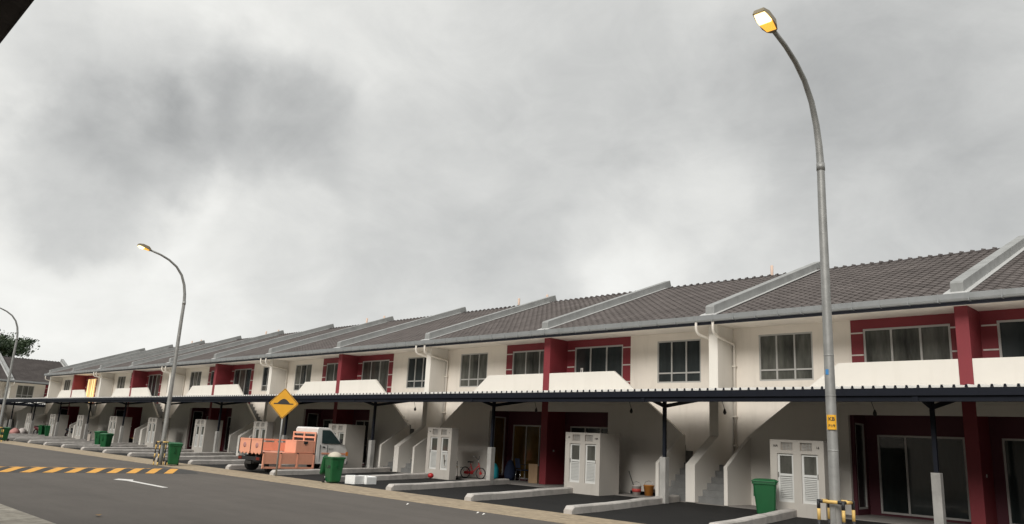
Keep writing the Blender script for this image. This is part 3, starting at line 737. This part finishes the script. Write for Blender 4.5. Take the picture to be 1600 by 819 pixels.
# ------------------------------------------------------------------ wheelie bins
def bin_():
    root = empty('wheelie_bin')
    def rg(z, wx, wy0, wy1): 
        c = .04
        return [(-wx+c, wy0, z), (wx-c, wy0, z), (wx, wy0+c, z), (wx, wy1-c, z), (wx-c, wy1, z), (-wx+c, wy1, z), (-wx, wy1-c, z), (-wx, wy0+c, z)]
    b = MB(); b.loft([rg(.04, .20, -.22, .24), rg(.10, .215, -.25, .26), rg(.90, .275, -.34, .30), rg(.905, .30, -.37, .32), rg(.965, .30, -.37, .32), rg(.97, .27, -.33, .29)])
    b.box(-.03, -.02, -.345, -.28, .55, .9); b.box(.02, .03, -.345, -.28, .55, .9)
    b.build('body', 'bin_green', root, bevel=.008)
    b = MB(); b.loft([rg(.972, .315, -.39, .33), rg(1.0, .315, -.39, .33), rg(1.045, .26, -.30, .30), rg(1.06, .18, -.2, .24)]); b.tube([(-.26, .34, 1.0), (.26, .34, 1.0)], .02, 8)
    for x in (-.25, 0, .25): b.box(x-.02, x+.02, .31, .345, .97, 1.015)
    b.build('lid', 'bin_green', root, bevel=.008)
    for s in (-1, 1):
        b = MB(); b.tube([(s*.235, .27, .10), (s*.29, .27, .10)], .10, 16); b.tube([(s*.29, .27, .10), (s*.297, .27, .10)], .045, 10); b.build('wheel', 'rubber', root)
    return root
bn = bin_()
BL = [(-9.74, 19.2, .11, -66, 'green wheelie bin in front of the cabinet marked 16A'),
      (-22.72, 14.72, .02, 82, 'green wheelie bin numbered 34 beside the white foam boxes'),
      (-32.7, 13.5, .02, 75, 'green wheelie bin standing right behind the middle lamp base'),
      (-49.6, 16.4, .06, 30, 'green wheelie bin in front, before a second bin hidden behind it'),
      (-53.9, 17.45, .12, 20, 'dark green wheelie bin half hidden behind another bin'),
      (-62.3, 14.0, .02, 10, 'green wheelie bin at the far left edge by the kerb'),
      (-75.2, 19.7, .17, 20, 'left one of two far green bins standing close together'),
      (-73.9, 19.8, .17, -10, 'right one of two far green bins standing close together')]
bins = []
for i, (x, y, z, a, l) in enumerate(BL):
    o = bn if i == 0 else copy_tree(bn); o.location = (x, y, z); o.rotation_euler.z = R_(a); o.scale = (.87, .87, .87); tag(o, l, 'bin', 'green wheelie bins'); bins.append(o)
lid = kids(bins[1], 'lid')[0]; 
th_ = R_(-255); hp = Vector((0, .36, 1.0)); lid.rotation_euler.x = th_; lid.location = hp - Matrix.Rotation(th_, 3, 'X') @ hp
for s_, sz, yy_ in (('34', .27, -.10), ('1', .22, .14)):
    text(s_, sz, 'number_mark', 'ink', bins[1], (-.257, yy_, .62), (R_(90-5.2), 0, R_(-90)))
b = MB(); b.lathe([(.05, -.12), (.22, -.10), (.24, .0), (.19, .09), (.09, .14), (.02, .155)], (0, 0, 0), 18); o = b.build('rubbish_bag', 'bag', loc=(-22.72, 14.72, .87))
tag(o, 'beige rubbish bag bulging out of the bin numbered 34', 'bag')

# ------------------------------------------------------------------ flatbed lorry, nose in
tr = empty('flatbed_lorry', (-28.62, 14.72, .03), R_(5))
b = MB(); HW = .80
b.box(-HW+.05, HW-.05, .03, 2.40, .70, .76); fl = b.build('bed_floor', 'truck_orange', tr)
b = MB()
for x in (-.35, .35): b.box(x-.05, x+.05, .05, 3.5, .46, .62)
for y in (.4, 1.1, 1.8, 2.3): b.box(-.7, .7, y-.04, y+.04, .62, .70)
b.box(-.75, .75, -.02, .03, .44, .58); b.tube([(-.2, .3, .36), (-.2, 1.9, .36)], .07, 8); b.build('chassis', 'chassis', tr)
def slat_board(b, y0, y1, x, t, z0, z1, slots):
    wall_h = slots
    if wall_h:
        zs = sorted(set([z0, z1]+[s for sl_ in slots for s in sl_[2:]]))
    bb = b
    xs = sorted({y0, y1, *[s[0] for s in slots], *[s[1] for s in slots]}); zz = sorted({z0, z1, *[s[2] for s in slots], *[s[3] for s in slots]})
    for i in range(len(xs)-1):
        for j in range(len(zz)-1):
            cx, cz = (xs[i]+xs[i+1])/2, (zz[j]+zz[j+1])/2
            if not any(s[0] < cx < s[1] and s[2] < cz < s[3] for s in slots): bb.box(x, x+t, xs[i], xs[i+1], zz[j], zz[j+1])
# near side gate hangs open
b = MB(); slat_board(b, .05, 2.42, HW, .035, .16, .735, [(.13+.77*i, .13+.77*i+.65, .235, .335) for i in range(3)])
for i in range(4): y = .08+.765*i; b.box(HW+.035, HW+.05, y-.03, y+.03, .18, .73)
b.build('side_gate', 'truck_orange', tr)
b = MB(); slat_board(b, .05, 2.42, -HW, .035, .78, 1.25, [(.15+.77*i, .15+.77*i+.62, 1.12, 1.18) for i in range(3)])
b.build('side_gate', 'truck_orange', tr)
b = MB()
b.prism([(-.79, 1.25), (.79, 1.25), (.79, .74), (.70, .74), (.62, .66), (.5, .74), (.40, .66), (.26, .74), (.14, .66), (.02, .76), (-.02, .76), (-.14, .66), (-.26, .74), (-.4, .66), (-.5, .74), (-.62, .66), (-.70, .74), (-.79, .74)], 'y', .0, .035)
b.box(-.80, .80, -.012, 0, 1.20, 1.25); tg = b.build('tailgate', 'truck_orange', tr)
for xa, xb, za, zb in ((-.015, .015, .72, 1.24), (-.81, -.77, .66, 1.27), (.77, .81, .66, 1.27)):
    b = MB(); b.box(xa, xb, -.018, -.001, za, zb); b.build('post', 'chassis', tg)
for x in (-.42, .42):
    b = MB(); b.lathe([(.10, 0), (.10, .004), (.02, .006)], (0, 0, 0), 14); e = b.build('emblem', 'pink_cloth', tg, loc=(x, -.003, 1.0)); e.rotation_euler.x = R_(90)
b = MB(); hz0, hz1 = .76, 1.60
for x in (-.78, -.05, .70): b.box(x, x+.07, 2.40, 2.44, hz0, hz1)
for z0_, z1_ in ((1.54, 1.60), (1.36, 1.43), (1.18, 1.25), (.76, 1.10)): b.box(-.775, .765, 2.403, 2.437, z0_, z1_)
b.build('headboard', 'truck_orange', tr)
b = MB(); b.box(.02, .76, 1.52, 2.38, .765, 1.23); b.box(.015, .765, 1.515, 2.385, 1.215, 1.245); tb = b.build('tool_chest', 'truck_orange', tr, bevel=.01)
b = MB(); b.box(.76, .775, 1.88, 2.06, 1.12, 1.22); b.box(.765, .78, 1.95, 1.99, 1.07, 1.14); b.build('latch', 'chassis', tb)
# cab
def cabring(x, s):
    P = [(2.50, .36), (2.50, 1.74), (2.55, 1.80), (3.06, 1.80), (3.20, 1.75), (3.74, 1.22), (3.94, 1.12), (4.05, .92), (4.09, .62), (4.09, .38), (3.76, .36), (3.74, .52), (3.64, .64), (3.48, .70), (3.32, .64), (3.22, .52), (3.20, .36)]
    return [(x, y, z) for y, z in P]
b = MB(); 
rings = []
for x, inset in ((-.80, .03), (-.74, 0), (.74, 0), (.80, .03)):
    rings.append([(x*(1-.07*max(0, (z-1.1)/.7)), y-(inset if y > 3.3 else 0), z-(inset*.6 if z > 1.7 else 0)) for _, y, z in cabring(0, 0)])
b.loft(rings); cb = b.build('cab', 'truck_white', tr, bevel=.012)
for s in (-1, 1):
    b = MB(); x0 = .80
    def sx(z): return s*(x0*(1-.07*max(0, (z-1.1)/.7))+.004)
    poly = [(2.72, 1.17), (2.72, 1.70), (3.08, 1.71), (3.20, 1.65), (3.66, 1.21), (3.66, 1.17)]
    v1 = [b._v((sx(z), y, z)) for y, z in poly]; v2 = [b._v((sx(z)+s*.008, y, z)) for y, z in poly]
    b._f(v1); b._f(v2[::-1]); 
    for i in range(len(poly)): b._f([v1[i], v1[(i+1) % 6], v2[(i+1) % 6], v2[i]])
    b.build('side_window', 'truck_glass', cb)
    b = MB(); xo = s*.803; b.box(*sorted((xo, xo+s*.006)), 2.74, 4.02, .74, .81); b.build('stripe', 'truck_orange', cb)
    b = MB(); b.box(*sorted((xo, xo+s*.014)), 2.78, 2.90, 1.00, 1.05); b.build('door_handle', 'chassis', cb)
    b = MB()
    for (ya, yb, za, zb) in ((2.66, 2.672, .45, 1.72), (3.02, 3.032, .7, 1.1)): b.box(*sorted((xo-s*.03, xo+s*.003)), ya, yb, za, min(zb, 1.12))
    b.build('door_seam', 'chassis', cb)
    b = MB(); b.box(*sorted((s*.80, s*.92)), 3.60, 3.66, 1.20, 1.38); b.tube([(s*.76, 3.66, 1.20), (s*.86, 3.63, 1.22)], .012, 6); b.build('mirror', 'chassis', cb, bevel=.01)
    b = MB(); b.box(*sorted((s*.58, s*.812)), 3.97, 4.095, .70, .86); b.build('headlight', 'amber', cb, bevel=.01)
    for y in (.55, 3.48):
        b = MB(); b.tube([(s*.55, y, .30), (s*.74, y, .30)], .28, 20, 0); b.tube([(s*.74, y, .30), (s*.75, y, .30)], .15, 16, 1); b.build('wheel', ['rubber', 'chrome'], tr)
b = MB(); 
pts = [(-.66, 3.10, 1.775), (.66, 3.10, 1.775), (.70, 3.62, 1.215), (-.70, 3.62, 1.215)]
b.prism([(3.225, 1.735), (3.24, 1.745), (3.755, 1.235), (3.74, 1.225)], 'x', -.68, .68); b.build('windscreen', 'truck_glass', cb)
b = MB(); b.box(-.79, .79, 4.03, 4.12, .36, .50); b.build('bumper', 'chassis', cb, bevel=.015)
text('IBTC', .115, 'door_lettering', 'concrete', cb, (.808, 3.20, .96), (math.pi/2, 0, math.pi/2))
for s in (-1, 1):
    b = MB(); b.box(*sorted((s*.50, s*.72)), -.035, -.02, .46, .56); b.build('tail_lamp', 'lamp_red', tr)
    b = MB(); b.prism([(.22, .62), (.90, .62), (.90, .60), (.22, .60)], 'x', *sorted((s*.52, s*.78))); b.box(*sorted((s*.54, s*.76)), .90, .915, .30, .62); b.build('mudguard', 'chassis', tr)
b = MB(); b.box(-.2, .2, -.034, -.021, .30, .41); b.build('plate_panel', 'ink', tr)
b = MB(); b.prism([(2.44, .40), (2.49, .40), (2.49, 1.5), (2.44, 1.5)], 'x', -.76, .76); b.build('cab_gap', 'chassis', tr)
for y in (.06, .83, 1.60, 2.36):
    b = MB(); b.box(HW+.005, HW+.055, y-.025, y+.025, .725, .765); b.build('hinge', 'chassis', tr)
tag(tr, 'small lorry with salmon orange flatbed and white cab parked nose in', 'lorry')

# ------------------------------------------------------------------ foam boxes beside bin 34
for i, (x, y, a) in enumerate(((-22.2, 15.22, 12), (-22.15, 15.69, 6))):
    rt = empty('foam_box', (x, y, .03), R_(a)); b = MB(); q, h = .22, .27
    b.box(-q, q, -.22, .22, 0, .04); b.box(-q, -q+.04, -.22, .22, .04, h); b.box(q-.04, q, -.22, .22, .04, h-.03*i); b.box(-q+.04, q-.04, -.22, -.18, .04, h); b.box(-q+.04, q-.04, .18, .22, .04, h-.02)
    b.build('tray', 'styro', rt, bevel=.012)
    b = MB(); b.box(-q+.05, q-.05, -.17, .17, h-.10, h-.06); b.build('lid', 'styro', rt, bevel=.01)
    tag(rt, ('white foam box right next to the bin numbered 34', 'white foam box on the far side of another one, away from bin 34')[i], 'foam box', 'white foam boxes on the parking bay')

# ------------------------------------------------------------------ hanging pendant lights under the canopy
def pendant():
    root = empty('pendant_lamp')
    b = MB(); b.tube([(0, 0, .62), (.03, 0, .35), (.10, 0, .14)], .008, 6); b.build('cable', 'rubber', root)
    b = MB(); b.lathe([(.015, .17), (.03, .13), (.045, .09), (.05, .05), (.02, .0)], (.10, 0, 0), 12); b.build('bulb_holder', 'ink', root)
    return root
pd = pendant()
for i, (x, l) in enumerate(((-7.6, 'hanging cable lamp above the nearest sliding door'), (-11.85, 'hanging cable lamp over the nearest right-hand staircase'), (-15.2, 'hanging cable lamp right of the buckets\' wall opening, near a canopy post'),
                            (-19.4, 'hanging cable lamp in front of the red pillar by the amber house'), (-26.4, 'hanging cable lamp over the stairs left of the red bicycle'))):
    o = pd if i == 0 else copy_tree(pd); o.location = (x, 20.75, 2.72); tag(o, l, 'hanging lamp', 'lamps hanging on cables under the carport roof')

# ------------------------------------------------------------------ standpipe, buckets, bicycle, chair, boxes
sp = empty('standpipe', (-15.95, 20.35, .15), R_(20))
b = MB(); b.tube([(-.22, 0, 0), (-.22, 0, .62), (-.20, 0, .66), (.20, 0, .66), (.23, 0, .63), (.23, 0, 0)], .022, 8); b.build('pipe_loop', 'steel', sp)
b = MB(); b.lathe([(.02, -.07), (.07, -.05), (.07, .05), (.02, .07)], (.10, 0, .67), 12); b.box(-.17, -.15, -.02, .02, .66, .82); b.build('valve', 'rubber', sp)
b = MB(); b.box(-.16, .14, -.02, .02, 0, .56); b.build('panel', 'beige_panel', sp)
tag(sp, 'looped grey standpipe with black valve beside a white meter cabinet', 'standpipe')
def bucket(body, lab, loc, s=1, band=None, handle=True, grp='buckets along the wall'):
    rt = empty('bucket', loc); b = MB(); b.lathe([(.11*s, 0), (.145*s, .26*s), (.155*s, .265*s), (.155*s, .285*s), (.135*s, .285*s), (.12*s, .10*s)], (0, 0, 0), 18); b.build('pail', body, rt)
    if band: b = MB(); b.lathe([(.131*s, .09*s), (.144*s, .19*s), (.143*s, .19*s), (.13*s, .09*s)], (0, 0, 0), 18); b.build('label_band', band, rt)
    if handle:
        b = MB(); b.tube([(-.15*s, 0, .27*s), (-.12*s, 0, .36*s), (0, 0, .40*s), (.12*s, 0, .36*s), (.15*s, 0, .27*s)], .006, 6); b.build('handle', 'chrome', rt)
    tag(rt, lab, 'bucket', grp); return rt
bucket('bucket_pale', 'pale bucket with red label and a brush leaning in it', (-15.25, 21.3, ZF), 1.05, 'label_red')
bucket('bucket_orange', 'orange bucket next to the pale bucket by the wall', (-14.95, 21.55, ZF), 1.15)
b = MB(); b.tube([(0, 0, 0), (-.10, -.05, .30), (-.20, -.10, .62)], [.012, .014, .016], 8); o = b.build('brush_stick', 'ink', loc=(-15.27, 21.27, ZF+.12)); tag(o, 'black stick leaning out of the pale bucket', 'stick')
bucket('bucket_pale', 'white paint tub standing under another, against the near carport post', (-14.16, 21.1, ZF), 1.15, None, False)
bucket('bucket_pale', 'white paint tub stacked on top of another tub', (-14.16, 21.1, ZF+.325), 1.0, 'ink', False)
b = MB(); b.box(-.9, .9, -.06, .06, 0, .10); o = b.build('dark_plank', 'navy', loc=(-14.9, 21.78, ZF)); tag(o, 'long dark plank lying along the wall behind the buckets', 'plank')
# child's bicycle
bi = empty('child_bicycle', (-22.95, 21.2, ZF), R_(20))
def wheel(x, name):
    b = MB(); n = 24; rr = .20; b.tube([(x+rr*math.cos(2*math.pi*k/n), 0, .22+rr*math.sin(2*math.pi*k/n)) for k in range(n+1)], .022, 8, 0, False)
    for k in range(10):
        a = 2*math.pi*k/10; b.tube([(x, 0, .22), (x+.19*math.cos(a), 0, .22+.19*math.sin(a))], .004, 4, 1)
    b.tube([(x, -.03, .22), (x, .03, .22)], .16 if False else .05, 12, 1); b.build('wheel', ['rubber', 'bike_red'], bi)
wheel(-.34, 'wheel'); wheel(.34, 'wheel')
b = MB(); b.tube([(-.34, 0, .22), (-.02, 0, .24), (.24, 0, .50)], .022, 8); b.tube([(-.02, 0, .24), (-.12, 0, .56)], .02, 8); b.tube([(-.34, .04, .22), (-.12, .03, .46)], .014, 8); b.tube([(.34, 0, .22), (.27, 0, .46), (.23, 0, .60)], .02, 8)
b.prism([(-.34, .16), (-.02, .17), (.02, .28), (-.34, .27)], 'y', .035, .05); b.build('frame', 'bike_red', bi)
b = MB(); b.prism([(-.24, .60), (-.04, .61), (-.02, .64), (-.22, .66)], 'y', -.06, .06); b.tube([(-.12, 0, .50), (-.13, 0, .61)], .014, 6); b.build('saddle', 'rubber', bi, bevel=.01)
b = MB(); b.tube([(.23, 0, .60), (.20, 0, .74)], .014, 6); b.tube([(.12, -.24, .86), (.16, -.20, .84), (.20, -.05, .74), (.20, .05, .74), (.16, .20, .84), (.12, .24, .86)], .014, 8); b.build('handlebar', 'chrome', bi)
b = MB(); b.tube([(-.52, -.10, .40), (-.28, -.10, .42), (-.28, .10, .42), (-.52, .10, .40), (-.52, -.10, .40)], .01, 6); b.tube([(-.5, 0, .40), (-.36, 0, .22)], .008, 6); b.build('carrier', 'chrome', bi)
tag(bi, 'small red child bicycle standing against the pale wall', 'bicycle')
def chair(loc, rz, m1, lab, sc=1):
    rt = empty('chair', loc, rz)
    b = MB(); b.box(-.21, .21, -.20, .20, .41, .45); b.build('seat', m1, rt, bevel=.01)
    b = MB(); b.prism([(.19, .50), (.22, .50), (.28, .86), (.25, .86)], 'x', -.20, .20); b.build('backrest', m1, rt)
    for sx in (-1, 1):
        for y0_, y1_, zt in ((-.18, -.21, .41), (.19, .24, .41)):
            b = MB(); b.tube([(sx*.19, y1_, 0), (sx*.19, y0_, zt)], .013, 6); b.build('leg', 'chrome', rt)
        b = MB(); b.tube([(sx*.2, .19, .44), (sx*.2, .265, .85)], .013, 6); b.tube([(sx*.21, -.16, .45), (sx*.22, -.16, .64), (sx*.22, .22, .64)], .013, 6); b.build('armrest', 'rubber', rt)
    tag(rt, lab, 'chair'); return rt
chair((-23.05, 20.15, ZF), R_(120), 'wood', 'brown chair with a dark bag on it between cabinet and red bicycle')
b = MB(); b.loft([[(x, y, z) for x, y in ((-w_, -w_*.7), (w_, -w_*.7), (w_, w_*.7), (-w_, w_*.7))] for z, w_ in ((0, .15), (.12, .19), (.24, .15), (.30, .05))], smooth=True); o = b.build('dark_bag', 'ink', loc=(-23.05, 20.15, ZF+.455), bevel=.03); tag(o, 'black bag resting on the brown chair', 'bag')
chair((-21.35, 22.35, ZF), R_(160), 'cloth_blue', 'dark blue chair in front of the amber sliding door')
cbx = empty('cardboard_box', (-20.55, 22.2, ZF), R_(8)); b = MB(); b.box(-.20, .20, -.17, .17, 0, .62); b.build('carton', 'cardboard', cbx)
b = MB(); b.box(-.21, .21, -.175, -.16, .60, .70); b.box(-.03, .03, -.176, .176, .621, .624); b.build('flap', 'cardboard', cbx)
tag(cbx, 'brown cardboard carton beside the red pillar of the amber-lit house', 'box')
b = MB(); b.lathe([(.17, 0), (.22, .14), (.20, .42), (.12, .58), (.04, .62)], (0, 0, 0), 16); o = b.build('turquoise_sack', 'turquoise', loc=(-22.62, 22.0, ZF), bevel=0); tag(o, 'turquoise bulging sack on the floor right of the carport post', 'sack')
b = MB(); b.lathe([(.18, 0), (.24, .22), (.2, .5), (.09, .74), (.04, .78)], (0, 0, 0), 16); o = b.build('dark_sack', 'cloth_blue', loc=(-22.15, 22.45, ZF)); tag(o, 'tall dark blue sack behind the turquoise sack', 'sack')
# red ball
b = MB(); b.lathe([(.02, 0), (.09, .03), (.12, .09), (.09, .16), (.03, .19)], (0, 0, 0), 16); o = b.build('red_cloth_bundle', 'bike_red', loc=(-23.45, 19.5, .15)); tag(o, 'small red bundle at the foot of the cabinet left of the bicycle', 'bundle')

# ------------------------------------------------------------------ motor scooters
def scooter(loc, rz, m1, lab):
    rt = empty('motor_scooter', loc, rz)
    for x in (-.60, .60):
        b = MB(); n = 20; b.tube([(x+.22*math.cos(2*math.pi*k/n), 0, .27+.22*math.sin(2*math.pi*k/n)) for k in range(n+1)], .05, 8, 0, False); b.tube([(x, -.04, .27), (x, .04, .27)], .12, 12, 1); b.build('wheel', ['rubber', 'chrome'], rt)
    b = MB()
    def rg(x, w_, z0_, z1_): return [(x, -w_, z0_), (x, w_, z0_), (x, w_, z1_*.9+z0_*.1), (x, w_*.5, z1_), (x, -w_*.5, z1_), (x, -w_, z1_*.9+z0_*.1)]
    b.loft([rg(-.85, .05, .66, .74), rg(-.55, .13, .50, .76), rg(-.15, .14, .34, .70), rg(.10, .13, .30, .46), rg(.32, .12, .32, .60), rg(.44, .14, .45, .95), rg(.52, .06, .70, .98)], smooth=True)
    b.build('body', m1, rt)
    b = MB(); b.loft([rg(-.80, .09, .76, .82), rg(-.40, .14, .74, .84), rg(-.05, .11, .70, .78)], smooth=True); b.build('saddle', 'rubber', rt)
    b = MB(); b.tube([(.60, -.06, .27), (.46, -.04, .9)], .03, 8); b.tube([(.60, .06, .27), (.46, .04, .9)], .03, 8); b.tube([(.34, -.34, 1.0), (.44, -.1, .98), (.44, .1, .98), (.34, .34, 1.0)], .018, 8); b.build('handlebar', 'chrome', rt)
    b = MB(); b.loft([rg(.50, .07, .84, .98), rg(.58, .05, .86, .96)]); b.build('headlight', 'alu_white', rt)
    for s in (-1, 1):
        b = MB(); b.tube([(.40, s*.22, 1.0), (.38, s*.28, 1.16)], .008, 6); b.lathe([(.01, -.04), (.05, -.03), (.05, .03), (.01, .04)], (.38, s*.29, 1.18), 10); b.build('mirror', 'rubber', rt)
    tag(rt, lab, 'scooter', 'motor scooters under the carport'); return rt
scooter((-31.3, 21.7, ZF), R_(115), 'scooter_dark', 'dark scooter between the lorry front and a carport post')
scooter((-71.0, 21.1, ZF), R_(60), 'scooter_dark', 'black scooter in the dark porch of the house with the glowing door')
scooter((-79.0, 20.6, ZF), R_(30), 'scooter_maroon', 'maroon scooter at the far left among household clutter')
scooter((-76.4, 20.9, ZF), R_(80), 'scooter_maroon', 'maroon scooter left of the two far green bins')
# far clutter
bch = empty('wooden_bench', (-58.4, 21.3, ZF), R_(5)); b = MB(); b.box(-.9, .9, -.22, .22, .40, .46); b.build('seat', 'wood', bch)
b = MB(); b.box(-.9, .9, .20, .25, .46, .82); b.build('backrest', 'wood', bch)
for x in (-.82, .82):
    b = MB(); b.box(x-.05, x+.05, -.20, .20, 0, .40); b.build('leg', 'chassis', bch)
tag(bch, 'brown wooden bench in a dark porch left of the middle lamp', 'bench')
for i, (x, y, m_, l) in enumerate(((-78.3, 18.4, 'pink_cloth', 'heap of pink cloth on the ground at the far left'), (-80.2, 19.4, 'bucket_pale', 'pale sack among the clutter at the far left'))):
    b = MB(); b.lathe([(.28, 0), (.42, .12), (.36, .34), (.18, .52), (.03, .58)], (0, 0, 0), 14); o = b.build('cloth_heap', m_, loc=(x, y, ZF)); tag(o, l, 'heap')
# small standpipe by a far house
o = copy_tree(sp); o.location = (-62.0, 19.3, .15); tag(o, 'small far standpipe with black valve near the cabinet two houses left of the middle lamp', 'standpipe')

# ------------------------------------------------------------------ litter on the road
for i, (x, y) in enumerate(((-14.9, 5.0), )):
    b = MB(); v = [b._v(p) for p in ((-.09, 0, .012), (-.02, -.05, .03), (.08, -.01, .02), (.04, .05, .045), (-.03, .05, .03))]; b._f(v); o = b.build('dry_leaf', 'leaf_dry', loc=(x, y, .005)); tag(o, 'curled brown dry leaf lying on the road', 'leaf')

for x, y in ((-15.6, 12.3), (-13.4, 12.6), (-13.1, 12.5)):
    b = MB(); v = [b._v(p) for p in ((-.03, -.02, 0), (.03, -.025, .01), (.035, .02, .03), (-.02, .03, .015))]; b._f(v); t_ = b._v((0, 0, .035))
    for q_ in range(4): b._f([v[q_], v[(q_+1) % 4], t_])
    o = b.build('paper_scrap', 'paper', loc=(x, y, .006)); tag(o, 'tiny crumpled white paper scrap on the road near the drain strip', 'litter', 'paper scraps on the road')

# ------------------------------------------------------------------ rain tree behind the cross row
def tree(loc, lab):
    rt = empty('rain_tree', loc); rn = random.Random(11)
    b = MB(); b.tube([(0, 0, -.1), (.1, .1, 2.5), (.2, 0, 5), (.1, .2, 7)], [.55, .42, .36, .28], 10)
    tips = []
    for i in range(11):
        a = 2*math.pi*i/11+rn.uniform(-.2, .2); L = rn.uniform(4.5, 7.8); h = rn.uniform(10.3, 12.8)
        p1 = (math.cos(a)*L*.4, math.sin(a)*L*.4, 8.6+rn.uniform(0, .8)); p2 = (math.cos(a)*L*.75, math.sin(a)*L*.75, (8.8+h)/2+.4); p3 = (math.cos(a)*L, math.sin(a)*L, h)
        b.tube([(.1, .2, 6.6), p1, p2, p3], [.2, .14, .09, .03], 6); tips += [Vector(p2), Vector(p3), Vector(p1)+Vector((0, 0, 1.8))]
        for k in range(3):
            q = Vector(p2)+Vector((rn.uniform(-1.6, 1.6), rn.uniform(-1.6, 1.6), rn.uniform(.4, 1.6))); b.tube([p2, q], [.06, .02], 5); tips.append(q)
    b.build('trunk', 'bark', rt)
    b = MB()
    for t in tips:
        cr_ = rn.uniform(.8, 1.5)
        for k in range(300):
            d = Vector((rn.gauss(0, 1), rn.gauss(0, 1), rn.gauss(0, .45))); p = t+d*cr_*.55; s = rn.uniform(.10, .22)
            n_ = Vector((rn.uniform(-1, 1), rn.uniform(-1, 1), rn.uniform(.1, 1))).normalized(); a_ = n_.orthogonal().normalized(); c_ = n_.cross(a_)
            b._f([b._v(p-a_*s), b._v(p-c_*s*.55), b._v(p+a_*s), b._v(p+c_*s*.55)])
    b.build('crown', 'leaf', rt, norm=False); tag(rt, lab, 'tree'); rt.scale = (1.06, 1.06, 1.08)
tree((-138, 25.2, 0), 'spreading dark green tree behind the farthest roof at the left')

# ------------------------------------------------------------------ house on the photographer's side: only its tiled eave tip shows
nb = empty('near_house', (-6, -2, .1))
b = MB()
tile_field(b, -9, 5, 0, 0, 4.5, .40)
ro = b.build('roof', 'roof_tile', nb, norm=False, loc=(0, 2.83, 3.935), rz=math.pi); ro.location = (-2+0, 2.83, 3.935)
b = MB(); b.box(-7, 7, 2.5, 2.58, 3.72, 3.86); b.build('fascia', 'fascia', nb)
b = MB(); b.box(-7, 7, -1.8, 2.5, 3.66, 3.72); b.build('soffit', 'fascia', nb)
b = MB(); b.box(-34, 22, -8, -2.2, 0, 6.2); b.build('wall', 'cream', nb)  # unseen row wall, lengthened to block low sky light behind the camera
tag(nb, 'near house whose dark tiled eave tip pokes in at the top left corner', 'house')
